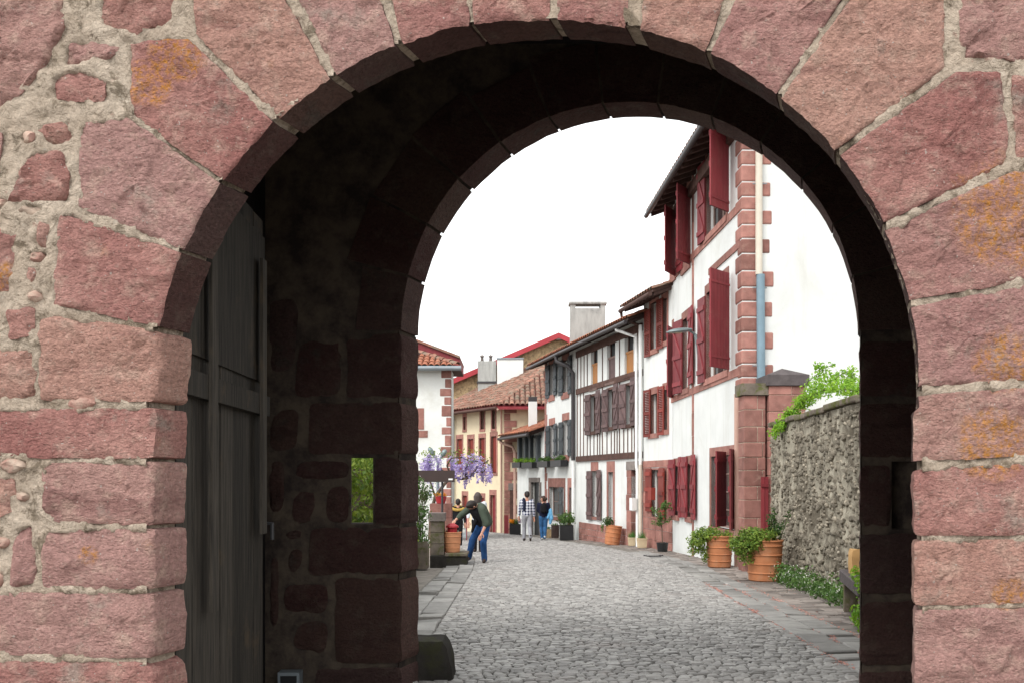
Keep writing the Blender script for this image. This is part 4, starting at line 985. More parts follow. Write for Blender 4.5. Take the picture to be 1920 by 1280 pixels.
# ---- tan rubble house with red verge boards behind
h7 = thing('tan_stone_house', 'tan stone gable house with bright red verge boards rising behind the cream house', 'house', (0, 50, gz(50)))
Y7 = 49.6
g = [V((p.x, Y7, p.z)) for p in (at(780, 745, Y7), at(1047, 630, Y7), at(1200, 700, Y7))]
m = MB(); m.add([V((g[0].x, Y7, -2)), V((g[2].x, Y7, -2)), g[2], g[1], g[0]] + [V((p.x, Y7+9, p.z)) for p in (V((g[0].x, 0, -2)), V((g[2].x, 0, -2)), g[2], g[1], g[0])],
      [(0, 1, 2, 3, 4), (9, 8, 7, 6, 5), (0, 5, 6, 1), (1, 6, 7, 2), (0, 4, 9, 5), (2, 7, 8, 3), (3, 8, 9, 4)]); m.build('wall', 'tan_rubble', h7)
for p, q in ((g[0], g[1]), (g[1], g[2])):
    d = (q-p); mm = MB(); mm.obox(p + V((0, -.35, .02)), d, V((0, 9.6, 0)), V((0, 0, .12))); rf = mm.build('roof', 'tile', h7)
    mm = MB(); mm.obox(p + V((0, -.38, -.16)), d, V((0, .06, 0)), V((0, 0, .28))); mm.build('verge_board', 'bright_red_paint', rf)
for px, py in ((967, 664), (1046, 633)):
    p = at(px, py, Y7-.12); MB().box(p.x-.2, p.x+.2, Y7-.34, Y7-.002, p.z-.14, p.z).build('purlin_end', 'house_stone_grey', h7)
m = MB()
p, q = at(845, 757, YW-.02), at(1020, 684, YW-.02); m.obox(p + V((0, -.06, -.03)), q-p, V((0, .12, 0)), V((0, 0, .22))); m.build('flashing', 'plaster_grey', h7)
cA = MB().box(pxx(896, 48), pxx(930, 48), 48, 48.9, 4.0, pz(676, 48)).build('chimney', 'concrete', h7)
for px in (904, 920):
    p = at(px, 676, 48.45); mm = MB(); mm.lathe((p.x, 48.45, 0), [(.1, p.z-.03), (.08, p.z+.2), (.17, p.z+.22), (.02, p.z+.33)], 10); mm.build('chimney_pot', 'house_stone_grey', cA, smooth=40)
mm = MB(); mm.box(pxx(894, 48), pxx(932, 48), 47.95, 48.95, pz(716, 48)-.05, pz(716, 48)+.05); mm.build('chimney_ledge', 'dark_pipe', cA)
MB().box(pxx(932, 47.6), pxx(981, 47.6), 47.6, 48.8, 4.2, pz(673, 47.6)).build('dormer_block', 'plaster', h7)
MB().box(pxx(931, 47.6), pxx(982, 47.6), 47.55, 48.85, pz(673, 47.6)+.001, pz(671, 47.6)+.02).build('dormer_cap', 'zinc', h7)

# ---- white house on the left with stone corner
Y8 = 32.0; X8 = pxx(845, Y8)
h8 = House('corner_house', 'pale grey-white house with pink corner stones and clay tile roof beside the wisteria', (X8-6, Y8), (X8, Y8))
z8E = pz(691, Y8)
h8.wall(0, h8.L, h8.z0, z8E, 'plaster_grey'); h8.shell(1.6, z8E, 'plaster_grey')
z = h8.z0; k = 0; rq = random.Random(21)
while z < z8E-.05:
    hh = rq.uniform(.28, .42); ln = (.2, .34)[k % 2] + rq.uniform(-.05, .05); z2_ = min(z+hh, z8E)
    o = MB().box(X8-ln, X8+.012, Y8-.014, Y8+.3, z+.01, z2_-.01).build('quoin', 'house_stone', h8.root); bv = o.modifiers.new('bevel', 'BEVEL'); bv.width = .03; bv.segments = 2; z = z2_; k += 1
for (xa, xb, ya, yb) in ((776, 795, 764, 805), (776, 802, 806, 820)):
    MB().box(pxx(xa, Y8), pxx(xb, Y8), Y8-.016, Y8+.2, pz(yb, Y8)+.01, pz(ya, Y8)-.01).build('window_stone', 'house_stone', h8.root)
# hip roof tiles, each one its own piece
rf8 = MB(); e0 = Y8-.38; ze8 = z8E+.02; xr8 = X8+.32; sl8 = .42
rd8 = 3.4
rf8.add([V((X8-6, e0, ze8)), V((xr8, e0, ze8)), V((xr8-1.4, e0+1.4, ze8+1.4*sl8)), V((X8-6, e0+1.4, ze8+1.4*sl8)), V((xr8, Y8+2.6, ze8)), V((xr8-1.4, Y8+1.5, ze8+1.4*sl8))],
        [(0, 1, 2, 3), (1, 4, 5, 2), (0, 1, 4)])
rf8.quad((X8-6, Y8+2.6, ze8), (xr8, Y8+2.6, ze8), (xr8, e0, ze8), (X8-6, e0, ze8))
rf8 = rf8.build('roof', 'eave_wood', h8.root, fix=False)
rr = random.Random(4); x = xr8 - .12
while x > X8-2.6:
    for j in range(4):
        if xr8 - x + .05 < j*.33: continue
        mm = MB(); y0_ = e0-.06+j*.33
        tile_row(mm, lambda t_: V((x, y0_+t_, ze8+(y0_-e0+t_)*sl8+.03)), None, V((1, 0, 0)), .36, rr, .105, seg=7, tl=.5); mm.build('roof_tile', 'tile', rf8, smooth=60, fix=False)
    x -= .215
for j in range(6):
    mm = MB(); p = V((xr8-.02-j*.26, e0+.0+j*.26, ze8+.05+j*.26*sl8)); dr_ = V((-.7071, .7071, .3)).normalized()
    tile_row(mm, lambda t_: p + dr_*t_ + V((0, 0, .02)), None, V((.7071, .7071, 0)), .38, rr, .12, seg=7, tl=.6); mm.build('hip_tile', 'tile_old', rf8, smooth=60, fix=False)
MB().tube([(X8-6, e0-.1, ze8-.05), (xr8+.08, e0-.1, ze8-.05)], .085, 10).build('gutter', 'zinc', rf8, smooth=60)
# upper roof with red fascia set back
m = MB(); pA, pB = at(862, 671, Y8+1.5), at(770, 636, Y8+1.5); m.obox(pB, pA-pB, V((0, 3, .0)), V((0, 0, .09))); up = m.build('upper_roof', 'tile_old', h8.root)
m = MB(); m.obox(pB + V((0, .08, -.32)), pA-pB, V((0, 2.7, 0)), V((0, 0, .31))); m.build('fascia', 'red_paint', up)
# ------------------------------------------------------------------ plants
def rvec(r): 
    while 1:
        v = V((r.uniform(-1, 1), r.uniform(-1, 1), r.uniform(-1, 1)))
        if .05 < v.length < 1: return v
def leaf_at(m, p, s, r, nrm=None, asp=.55):
    n_ = (rvec(r) + (nrm or V((0, -.3, .6)))).normalized(); a = n_.orthogonal().normalized(); a = Matrix.Rotation(r.uniform(0, 6.28), 3, n_) @ a; b = n_.cross(a)
    m.add([p - a*s*.5, p + b*s*asp*.5 + n_*s*.08, p + a*s*.5 - n_*s*.1, p - b*s*asp*.5 + n_*s*.08], [(0, 1, 2), (0, 2, 3)])
def clump(m, c, rad, n_, s, r, shell=.55, asp=.6):
    c = V(c)
    for _ in range(n_):
        d = rvec(r).normalized(); k = (shell + (1-shell)*r.random()) if r.random() < .8 else r.random()
        k *= .78 + .5*noise.noise(d*1.9 + c*3.1) + .15
        p = c + V((d.x*rad[0], d.y*rad[1], d.z*rad[2]))*k; leaf_at(m, p, s*r.uniform(.6, 1.35), r, d)
def pot(root, c, rb_, rt, h, mat, ridges=(), seg=28, M=None, sq=0, soil=True):
    pr = [(rb_*.94, 0), (rb_, .015)]
    for k in range(1, 20):
        z = k/20; rr_ = rb_ + (rt-rb_)*z
        pr.append((rr_, z*h))
    for q in ridges:
        rr_ = rb_ + (rt-rb_)*q; pr = [a for a in pr if abs(a[1]-q*h) > .032*h] + [(rr_*1.003, (q-.028)*h), (rr_*1.045, (q-.014)*h), (rr_*1.05, (q+.006)*h), (rr_*1.003, (q+.02)*h)]
    pr.sort(key=lambda a: a[1])
    pr += [(rt*1.03, h*.955), (rt*1.05, h*.975), (rt*1.03, h), (rt*.93, h), (rt*.90, h*.93)]
    o = MB().lathe(c, pr, seg, M, sq).build('pot', mat, root, smooth=35)
    if soil: MB().lathe(V(c) + (M @ V((0, 0, h*.9)) if M else V((0, 0, h*.9))), [(rt*.91, 0), (rt*.8, .012), (.02, .02)], seg, M, sq).build('soil', 'soil', root)
    return o
def foliage(root, m, mat, name='foliage'): return m.build(name, mat, root, fix=False)
RP = random.Random(31)
# two large ribbed pots with trailing ivy by the wall
p = G(1440, 1089); p.y += .2; p.z = gz(p.y)
t1 = thing('ribbed_pot', 'large ribbed terracotta pot with trailing ivy and a tall leafy shoot against rubble wall', 'plant pot', p)
pot(t1, p, .255, .29, .67, 'terracotta', (.2, .42, .64, .86))
m = MB(); clump(m, p + V((-.14, -.1, .74)), (.36, .28, .17), 900, .055, RP); clump(m, p + V((-.36, -.14, .56)), (.20, .18, .30), 900, .055, RP); clump(m, p + V((-.50, -.1, .60)), (.14, .14, .16), 250, .05, RP); clump(m, p + V((-.2, -.28, .62)), (.12, .06, .16), 130, .05, RP)
foliage(t1, m, 'leaf_ivy', 'ivy')
m = MB(); st_ = MB()
for k in range(9):
    a = V((.05 + RP.uniform(0, .2), RP.uniform(-.1, .12), .65)); b = a + V((RP.uniform(-.15, .17), RP.uniform(-.1, .1), RP.uniform(.25, .55))); st_.tube([p+a, p+(a+b)/2, p+b], [.008, .006, .003], 5)
    for _ in range(34): leaf_at(m, p + a.lerp(b, RP.uniform(.1, 1.02)) + rvec(RP)*.055, .075, RP, None, .35)
foliage(t1, m, 'leaf_dark', 'shoot_leaves'); st_.build('shoot_stems', 'stem', t1)
p = G(1353, 1063); p.y += .2; p.z = gz(p.y)
t2 = thing('ribbed_pot', 'terracotta pot with ivy hanging over one side below the red shuttered ground-floor window', 'plant pot', p)
pot(t2, p, .23, .265, .63, 'terracotta', (.2, .42, .64, .86))
m = MB(); clump(m, p + V((-.22, -.06, .66)), (.34, .26, .17), 800, .055, RP); clump(m, p + V((-.46, -.08, .48)), (.22, .2, .27), 800, .055, RP); clump(m, p + V((-.32, -.12, .25)), (.09, .1, .18), 150, .05, RP); clump(m, p + V((.16, .0, .66)), (.12, .16, .08), 120, .05, RP)
foliage(t2, m, 'leaf_ivy', 'ivy')
# sapling in a black pot
p = G(1242, 1033); t = thing('potted_sapling', 'slender green sapling in small black plastic pot', 'plant pot', p); pot(t, p, .13, .16, .24, 'black_plastic')
tr = MB(); tr.tube([p+V((0, 0, .2)), p+V((-.01, 0, .6)), p+V((-.05, .02, 1.0)), p+V((-.12, 0, 1.35))], [.014, .012, .009, .004], 6); m = MB()
for k in range(16):
    z = RP.uniform(.55, 1.2); a = p + V((-.03, 0, z)); d = V((RP.uniform(-.34, .30), RP.uniform(-.25, .25), RP.uniform(.02, .25))); tr.tube([a, a+d*.6, a+d], [.006, .004, .002], 5)
    for _ in range(26): leaf_at(m, a + d*RP.uniform(.3, 1.05) + rvec(RP)*.07, .075, RP, None, .45)
tr.build('stem', 'bark', t); foliage(t, m, 'leaf_mid')
# cream square pots with grass
for px, py, r_, h_, lab in ((1190.5, 1022, .125, .26, 'smaller cream square pot of grass beside the wooden house door'), (1210, 1026, .155, .29, 'larger cream square pot of grass below the cream downpipe')):
    p = G(px, py); p.x -= .1; p.z = gz(p.y); t = thing('grass_pot', lab, 'plant pot', p); pot(t, p, r_*.85, r_, h_, 'cream_pot', (.8,), sq=.7)
    m = MB()
    for _ in range(90):
        a = p + V((RP.uniform(-.1, .1), RP.uniform(-.1, .1), h_*.9)); d = V((RP.gauss(0, .07), RP.gauss(0, .07), RP.uniform(.12, .28))); m.add([a, a+V((.008, 0, 0)), a+d], [(0, 1, 2)])
    foliage(t, m, 'grass_blade', 'grass')
# leaning terracotta pot
p = at(1147, 900, 28.9); p.z = gz(p.y); t = thing('leaning_pot', 'orange ribbed terracotta pot leaning by the half-timbered house front', 'plant pot', p)
pot(t, p, .23, .26, .62, 'terracotta', (.2, .42, .64, .86), M=Matrix.Rotation(R(7), 3, 'Y')); m = MB(); clump(m, p + V((-.13, -.05, .72)), (.22, .2, .2), 260, .07, RP); foliage(t, m, 'leaf_dark')
tt = MB(); clump(tt, p + V((-.3, -.1, .55)), (.07, .08, .16), 60, .06, RP); foliage(t, tt, 'leaf_mid', 'trailing_leaves')
# black square planter with a shrub
def boxpot(name, lab, px, Yp, wpx, hpx, mat, leafm, lr, nl, flowers=None, cat='planter'):
    p = at(px, 900, Yp); p.z = gz(Yp); k = p.y/F; w_, h_ = wpx*k/2, hpx*k; t = thing(name, lab, cat, p)
    m = MB(); T = .03
    for (a, b, c, d) in ((-w_, w_, -w_, -w_+T), (-w_, w_, w_-T, w_), (-w_, -w_+T, -w_+T, w_-T), (w_-T, w_, -w_+T, w_-T)): m.box(p.x+a, p.x+b, p.y+c, p.y+d, p.z, p.z+h_)
    m.box(p.x-w_+T, p.x+w_-T, p.y-w_+T, p.y+w_-T, p.z+.02, p.z+h_*.9); m.build('box', mat, t)
    m = MB(); clump(m, p + V((0, 0, h_+lr[2]*.6)), lr, nl, .085, RP); foliage(t, m, leafm)
    if flowers:
        for fm, n_, ox in flowers:
            m = MB(); clump(m, p + V((ox, -.08, h_+lr[2]*.8)), (lr[0]*.5, lr[1]*.8, lr[2]*.75), n_, .07, RP); foliage(t, m, fm, 'blossom')
    return t
boxpot('shrub_planter', 'dense green shrub in black square planter before the slate shutter house', 1062, 33.2, 25, 28, 'black_plastic', 'leaf_mid', (.36, .3, .32), 700)
boxpot('flower_planter', 'dark square planter of orange and lilac flowers before the cream house', 966, 39.3, 21, 20, 'black_plastic', 'leaf_mid', (.26, .2, .16), 200, (('flower_orange', 130, -.13), ('flower_pale', 90, .18)))
p = at(1041, 900, 35.4); p.z = gz(p.y); t = thing('barrel_planter', 'small dark round barrel planter beside the black square planter', 'planter', p); pot(t, p, .15, .16, .5, 'dark_wood', (.2, .8))
m = MB(); clump(m, p + V((0, 0, .5)), (.16, .16, .1), 80, .07, RP); foliage(t, m, 'leaf_mid')
p = at(1029, 900, 36.2); p.z = gz(p.y); t = thing('stone_trough', 'low tan stone trough with small plants by the dark doorway', 'planter', p)
m = MB().box(p.x-.2, p.x+.15, p.y-.15, p.y+.15, p.z-.02, p.z+.32); m.build('trough', 'tan_rubble', t); m = MB(); clump(m, p + V((-.03, 0, .36)), (.18, .15, .08), 80, .06, RP); foliage(t, m, 'leaf_mid')
# window boxes
def winbox(h, px0, px1, py0, py1, lab, fl):
    a0, a1, z0_, z1_ = h.rect(px0, px1, py0, py1); c = h.P((a0+a1)/2, .12, z0_); t = thing('window_box', lab, 'window box', c)
    h.bx(MB(), a0, a1, .06, .34, z0_, z1_).build('box', 'black_plastic', t); m = MB()
    for k in range(4): clump(m, h.P(a0+(a1-a0)*(k+.5)/4, .2, z1_+.08), (.16, .16, .14), 70, .08, RP)
    foliage(t, m, 'leaf_bright' if fl == 2 else 'leaf_mid')
    if fl == 1:
        m = MB(); clump(m, h.P(a0+.3, .22, z1_+.12), (.2, .12, .1), 50, .06, RP); foliage(t, m, 'flower_pale', 'blossom')
winbox(h4, 1021, 1041, 864, 875, 'window box of small plants under the slate shutters, farther from the timbered house', 0)
winbox(h4, 1047, 1067, 862, 874, 'window box with pale flowers under the slate shutters, next to the timbered house', 1)
winbox(h5, 973, 988, 866, 876, 'window box of greens under the gallery, next to the pink downpipe', 2); winbox(h5, 991, 1011, 866, 877, 'longer window box of bright greens under the dark gallery', 2)
# ------------------------------------------------------------------ right-hand garden wall, piers, bench
WP = [V((4.78, 16.7)), V((4.35, 11.5)), V((4.2, 10.4)), V((3.62, 6.35))]
WT = EYE + .95
gw = thing('garden_wall', 'rough rubble garden wall with grey coping stones behind the flowers', 'wall', (4.3, 11.5, gz(11.5)))
cum = [0]
for a, b in zip(WP, WP[1:]): cum.append(cum[-1] + (b-a).length)
def wpt(s_):
    for i in range(len(WP)-1):
        if s_ <= cum[i+1] or i == len(WP)-2:
            t_ = (s_-cum[i])/(cum[i+1]-cum[i]); d = (WP[i+1]-WP[i]).normalized(); return WP[i].lerp(WP[i+1], t_), V((d.y, -d.x)) if d.y > 0 else V((d.y, -d.x))
m = MB(); ns, nz_ = 260, 66; LWL = cum[-1]
for i in range(ns+1):
    q, nn = wpt(LWL*i/ns)
    for j in range(nz_+1):
        z = gz(q.y)-.15 + (WT-gz(q.y)+.15)*j/nz_; s_ = LWL*i/ns
        vd = noise.voronoi(V((s_*7, z*8, 0)))[0]; k = .02*min(1, (vd[1]-vd[0])*2.2) + .016*fbm(V((s_*5, z*5, 2)), 4)
        nl = V((-1, -.1)) ; m.v.append((q.x - k, q.y, z))
for i in range(ns):
    for j in range(nz_): b = i*(nz_+1)+j; m.f.append((b, b+nz_+1, b+nz_+2, b+1))
m.build('wall_face', 'wall_body', gw, smooth=180, fix=False)
m = MB()
for a, b in zip(WP, WP[1:]): m.obox((a.x+.02, a.y, -.9), (b.x-a.x, b.y-a.y, 0), (.34, 0, 0), (0, 0, WT+.9-.02))
m.build('wall_core', 'wall_body', gw)
rk = []
for vtn in range(6):
    bm = bmesh.new(); bmesh.ops.create_icosphere(bm, subdivisions=2, radius=1)
    for v_ in bm.verts: v_.co *= 1 + .45*noise.noise(v_.co*1.3 + V((vtn*9, 0, 0)))
    me = bpy.data.meshes.new('rock_piece'); bm.to_mesh(me); bm.free(); me.materials.append(MAT['wall_rock_single']); rk.append(me)
rkm = MB(); RW = random.Random(77); cnt = 0
for _ in range(1500):
    s_ = RW.uniform(.05, 6.4); q, nn = wpt(s_); z = RW.uniform(gz(q.y), WT-.04); sx, sz = RW.uniform(.03, .075), RW.uniform(.022, .05)
    big = sx*sz
    if cnt < 290 and big > .0020:
        o = bpy.data.objects.new('rubble_stone', RW.choice(rk)); COL.objects.link(o); o.parent = gw; BASE[o] = BASE[gw]
        o.location = V((q.x-.012, q.y, z)) - BASE[gw]; o.scale = (.035, sx, sz); o.rotation_euler = (RW.uniform(-.4, .4), 0, RW.uniform(-.2, .2)+.08); cnt += 1
    else:
        src = RW.choice(rk); rot = Matrix.Rotation(RW.uniform(-.5, .5), 3, 'X')
        vs = [V((q.x-.008, q.y, z)) + rot @ V((v_.co.x*.026, v_.co.y*sx*.7, v_.co.z*sz*.7)) for v_ in src.vertices]; rkm.add(vs, [tuple(f.vertices) for f in src.polygons])
rkm.build('small_rubble', 'wall_rock', gw, smooth=180, kind='stuff', fix=False)
s_ = 0
while s_ < LWL-.1:
    l_ = RW.uniform(.38, .7); q, nn = wpt(s_); q2, _n = wpt(min(s_+l_, LWL)); m = MB()
    d = V((q2.x-q.x, q2.y-q.y, 0)); m.obox(V((q.x-.07, q.y, WT-.0+RW.uniform(-.02, .012))) + d*.01, d*.98, V((.5, 0, 0)), V((RW.uniform(-.01, .01), 0, .085)))
    o = m.build('coping_stone', 'mossy_stone', gw); bv = o.modifiers.new('bevel', 'BEVEL'); bv.width = .02; bv.segments = 2; s_ += l_
def pier(name, lab, x0, x1, y0, y1, zb, zt, capmat, caph, pyr, seed):
    t = thing(name, lab, 'pier', ((x0+x1)/2, y0, gz(y0))); rr_ = random.Random(seed); z = zb; k = 0
    while z < zt-.02:
        hh = rr_.uniform(.24, .36); z2_ = min(z+hh, zt)
        if zt-z2_ < .12: z2_ = zt
        cut = x0 + (x1-x0)*(.62 if k % 2 else .85)
        for a, b in ((x0, cut), (cut, x1)):
            o = MB().box(a+.004, b-.004, y0+rr_.uniform(-.006, .006), y1, z+.005, z2_-.005).build('block', 'house_stone', t); bv = o.modifiers.new('bevel', 'BEVEL'); bv.width = .012; bv.segments = 2
        z = z2_; k += 1
    m = MB(); m.box(x0+.012, x1-.012, y0+.012, y1-.012, zb, zt-.006); m.build('mortar_joint', 'mortar', t)
    m = MB(); e = .05; m.box(x0-e, x1+e, y0-e, y1+e, zt+.001, zt+caph); 
    c = m.build('cap', capmat, t)
    if pyr:
        m = MB(); z = zt+caph+.001; a = [V((x0-e, y0-e, z)), V((x1+e, y0-e, z)), V((x1+e, y1+e, z)), V((x0-e, y1+e, z)), V(((x0+x1)/2, (y0+y1)/2, z+pyr))]
        m.add(a, [(0, 1, 4), (1, 2, 4), (2, 3, 4), (3, 0, 4), (3, 2, 1, 0)]); m.build('cap_top', capmat, c)
    return t
YP = 17.1
pier('gate_pier', 'pink stone pier with low mossy cap at the tall house corner', pxx(1395, YP), pxx(1436, YP), YP, YP+.45, gz(YP)-.1, pz(740, YP), 'mossy_stone', .22, 0, 3)
YP2 = 17.0
pier('gate_pier', 'pink stone pier with dark pyramid cap at the end of the garden wall', pxx(1442, YP2), pxx(1512, YP2), YP2+.02, YP2+.7, gz(YP2)-.1, pz(722, YP2), 'bench_stone', .2, .16, 6)
rgx = thing('red_gate', 'narrow dark red garden gate leaf beside the pink stone pier', 'gate', (pxx(1433, 16.96), 16.98, gz(17)))
for k in range(2): MB().box(pxx(1427+k*7, 16.98), pxx(1433.3+k*7, 16.98), 16.96, 17.0, gz(17)+.02, pz(893, 16.98)).build('board', 'red_paint', rgx)
MB().box(pxx(1427, 16.98), pxx(1440, 16.98), 16.935, 16.959, pz(912, 17), pz(906, 17)).build('rail', 'red_paint', rgx)
bn = thing('stone_bench', 'dark stone bench at the foot of the rubble wall by the arch', 'bench', (3.9, 10.4, gz(10.4)))
zb_ = gz(10.6) + .46
m = MB(); m.obox((3.88, 10.75, zb_-.14), (-.36, -1.5, 0), (.36, -.05, 0), (0, 0, .14)); o = m.build('seat', 'bench_stone', bn); bv = o.modifiers.new('b', 'BEVEL'); bv.width = .015
for k in (.03, .86): MB().obox((3.91-.36*k, 10.72-1.5*k, gz(10.6)-.02+.04*k), (-.03, -.12, 0), (.28, -.03, 0), (0, 0, .33)).build('leg', 'mossy_stone', bn)
pb = V((3.93, 10.28, zb_)); t = thing('paper_bag', 'crumpled brown paper bag standing on the stone bench', 'bag', pb); m = MB(); NB = 9
for j in range(NB+1):
    z = j/NB*.27
    for k in range(16):
        th = 2*math.pi*k/16; q = 1/max(abs(math.cos(th)), abs(math.sin(th)))**.8; kk = 1 + .10*noise.noise(V((math.cos(th)*2, math.sin(th)*2, z*14))) - .1*(j == NB)
        m.v.append((pb.x + .10*q*math.cos(th)*kk, pb.y + .065*q*math.sin(th)*kk, pb.z + z + .012*math.sin(th*3)*(j == NB)))
for j in range(NB):
    for k in range(16): m.f.append((j*16+k, j*16+(k+1) % 16, (j+1)*16+(k+1) % 16, (j+1)*16+k))
m.f.append(tuple(range(16))[::-1]); m.f.append(tuple(NB*16+k for k in range(16))); m.build('bag', 'paper', t, smooth=30)
# vine over the wall
vn = thing('wall_vine', 'bright green vine trailing over the coping of the rubble wall', 'vine', (4.6, 14, WT)); m = MB(); st_ = MB()
pts = [at(px, py, Y) for px, py, Y in ((1450, 815, 15.7), (1470, 785, 15.5), (1490, 765, 15.2), (1515, 745, 14.8), (1545, 730, 14.0), (1575, 728, 13.2), (1605, 732, 12.4), (1640, 735, 11.8))]
st_.tube(pts, [.006, .008, .01, .012, .014, .014, .014, .01], 6)
def along(pts, t_):
    k = t_*(len(pts)-1); i = min(int(k), len(pts)-2); return pts[i].lerp(pts[i+1], k-i)
for _ in range(1100): leaf_at(m, along(pts, RP.random()) + rvec(RP)*RP.choice((.08, .13, .16)), .055, RP, None, .6)
for sp in (((1500, 760, 15), (1515, 715, 15), (1545, 690, 14.8), (1560, 684, 14.8)), ((1550, 735, 14), (1570, 705, 13.8), (1600, 690, 13.5)), ((1480, 775, 15.3), (1462, 800, 15.3), (1448, 818, 15.3)), ((1520, 745, 14.8), (1538, 695, 14.7), (1532, 680, 14.7)), ((1590, 730, 13), (1600, 700, 13))):
    q = [at(*s_) for s_ in sp]; st_.tube(q, .006, 5)
    for _ in range(150): leaf_at(m, along(q, RP.random()) + rvec(RP)*.085, .055, RP, None, .6)
for px, py, Y, r_ in ((1465, 798, 15.5, .13), (1485, 775, 15.3, .16), (1508, 752, 15.0, .2), (1532, 728, 14.6, .24), (1556, 712, 14.2, .26), (1585, 722, 13.4, .28), (1612, 728, 12.6, .28)):
    clump(m, at(px, py, Y), (r_, r_*1.4, r_*.7), 190, .055, RP)
foliage(vn, m, 'leaf_bright'); st_.build('stem', 'stem', vn)
# flowering plants along the wall foot
fl = thing('flower_border', 'low white-flowered border plants along the foot of the rubble wall', 'flowers', (4.4, 13, gz(13))); m = MB(); mf = MB()
y = 15.6
while y > 10.9:
    q, nn = wpt(max(0, (16.7-y))); hgt = RP.uniform(.15, .28); c = V((q.x-.20-RP.uniform(0, .12), y, gz(y)+hgt*.55)); clump(m, c, (.2, .24, hgt), 200, .05, RP); clump(mf, c + V((-.03, -.03, .04)), (.2, .24, hgt), 30, .026, RP, shell=.9, asp=1); y -= .30
foliage(fl, m, 'leaf_mid'); foliage(fl, mf, 'flower_white', 'blossom')
lp = thing('leafy_weed', 'bright green weeds growing beside the bench near the arch jamb', 'plant', (3.4, 8.9, gz(8.9))); m = MB()
for px, py, Y in ((1606, 1100, 9.2), (1604, 1150, 8.9), (1612, 1170, 8.8), (1600, 1075, 9.5)): clump(m, at(px+6, py, Y), (.07, .12, .12), 60, .055, RP)
clump(m, V((3.52, 9.0, gz(9)+.1)), (.15, .25, .12), 220, .055, RP); foliage(lp, m, 'leaf_bright')
# weeds at the tall house's foot
p = G(1268, 1030); m = MB(); clump(m, p + V((.05, 0, .1)), (.16, .15, .16), 120, .06, RP); wd = thing('house_weed', 'small yellowish weed tuft at the tall house base', 'plant', p); foliage(wd, m, 'leaf_hedge')
# drain grate
p = G(1227, 1043); dg = thing('drain_grate', 'small iron drain grate set in the cobbles', 'grate', p)
m = MB()
for k in range(7): MB().box(p.x-.2+k*.06, p.x-.165+k*.06, p.y-.22, p.y+.22, p.z+.004, p.z+.03).build('bar', 'iron', dg)
for s_ in (-1, 1): MB().box(p.x-.23, p.x+.25, p.y+s_*.24-.02, p.y+s_*.24+.02, p.z-.01, p.z+.029).build('frame', 'iron', dg)
# ------------------------------------------------------------------ lamp on the tall house
a = h1.fac(1313, 0)[0]; lb = h1.P(a, .03, 0); zl = zat(h1, 1313, 628); t = thing('street_lamp', 'grey wall-mounted street lamp on the white tall house', 'lamp', (lb.x, lb.y, zl-.6))
MB().tube([h1.P(a, .03, zl-.62), h1.P(a, .05, zl-.3), h1.P(a, .1, zl)], [.03, .05, .055], 10).build('bracket', 'lamp_metal', t, smooth=60)
MB().tube([h1.P(a, .08, zl-.02), h1.P(a, .22, zl+.08), h1.P(a+.02, .32, zl+.12)], .028, 8).build('arm', 'lamp_metal', t, smooth=60)
m = MB(); c = h1.P(a+.02, .52, zl+.11); prf = []
hd = MB(); NN = 12
for i in range(NN+1):
    f_ = i/NN; x_ = -.30 + .62*f_; wd_ = .13*math.sin(math.pi*min(1, .12+f_*.88))**.6 + .015; tk = .075*math.sin(math.pi*(.1+.9*f_))**.7 + .008
    for k in range(12):
        th = 2*math.pi*k/12; hd.v.append(tuple(c + h1.n*(-x_) *-1 + h1.u*(wd_*math.cos(th)) + V((0, 0, tk*(math.sin(th) if math.sin(th) > 0 else .45*math.sin(th)) - .06*f_))))
for i in range(NN):
    for k in range(12): hd.f.append((i*12+k, i*12+(k+1) % 12, (i+1)*12+(k+1) % 12, (i+1)*12+k))
hd.f.append(tuple(range(12))); hd.f.append(tuple(NN*12+k for k in range(12))); hd.build('lamp_head', 'lamp_metal', t, smooth=60)
MB().obox(c + h1.n*-.05 - h1.u*.07 + V((0, 0, -.07)), h1.n*.28, h1.u*.14, V((0, 0, .03))).build('lens', 'cream_pot', t)
# ------------------------------------------------------------------ left side: hedge wall, pier, pots, signs, wisteria
hw = thing('ivy_hedge', 'green ivy hedge along the left edge of the street behind the gate', 'hedge', (-2.2, 11, gz(11)))
m = MB(); 
for k in range(14): m.box(-2.6, -2.05, 7.6+k*.7, 8.28+k*.7, gz(8+k*.7)-.1, 1.35)
hw_b = m.build('stems', 'bark', hw, kind='stuff'); m = MB()
y = 7.7
while y < 17.4:
    for z in (.1, .55, 1.0, 1.45, 1.8): clump(m, (-2.12+RP.uniform(-.12, .08), y, gz(y)+z), (.3, .4, .32), 170, .085, RP)
    y += .42
foliage(hw, m, 'leaf_hedge')
m = MB(); pl = thing('arching_shrub', 'green arching shrub with pale blossom beside the stone pier', 'shrub', (-1.9, 18, gz(18))); mf = MB()
for px, py in ((785, 905), (792, 930), (796, 960), (790, 985), (794, 1010), (784, 1030), (800, 925), (785, 960), (778, 990)):
    c = at(px, py, 18.0 + RP.uniform(-.3, .3)); clump(m, c, (.15, .2, .2), 130, .06, RP); clump(mf, c, (.15, .2, .2), 22, .035, RP, asp=1)
st_ = MB()
for k in range(5): st_.tube([V((-1.95+k*.04, 18, gz(18))), V((-1.9+k*.03, 18, .5)), at(786+k*4, 910, 18)], [.02, .012, .005], 6)
foliage(pl, m, 'leaf_mid'); foliage(pl, mf, 'flower_white', 'blossom'); st_.build('stem', 'bark', pl)
bp = G(790, 1066); wp = thing('wooden_planter', 'weathered grey wooden planter under the arching shrub', 'planter', (bp.x-.12, bp.y, bp.z))
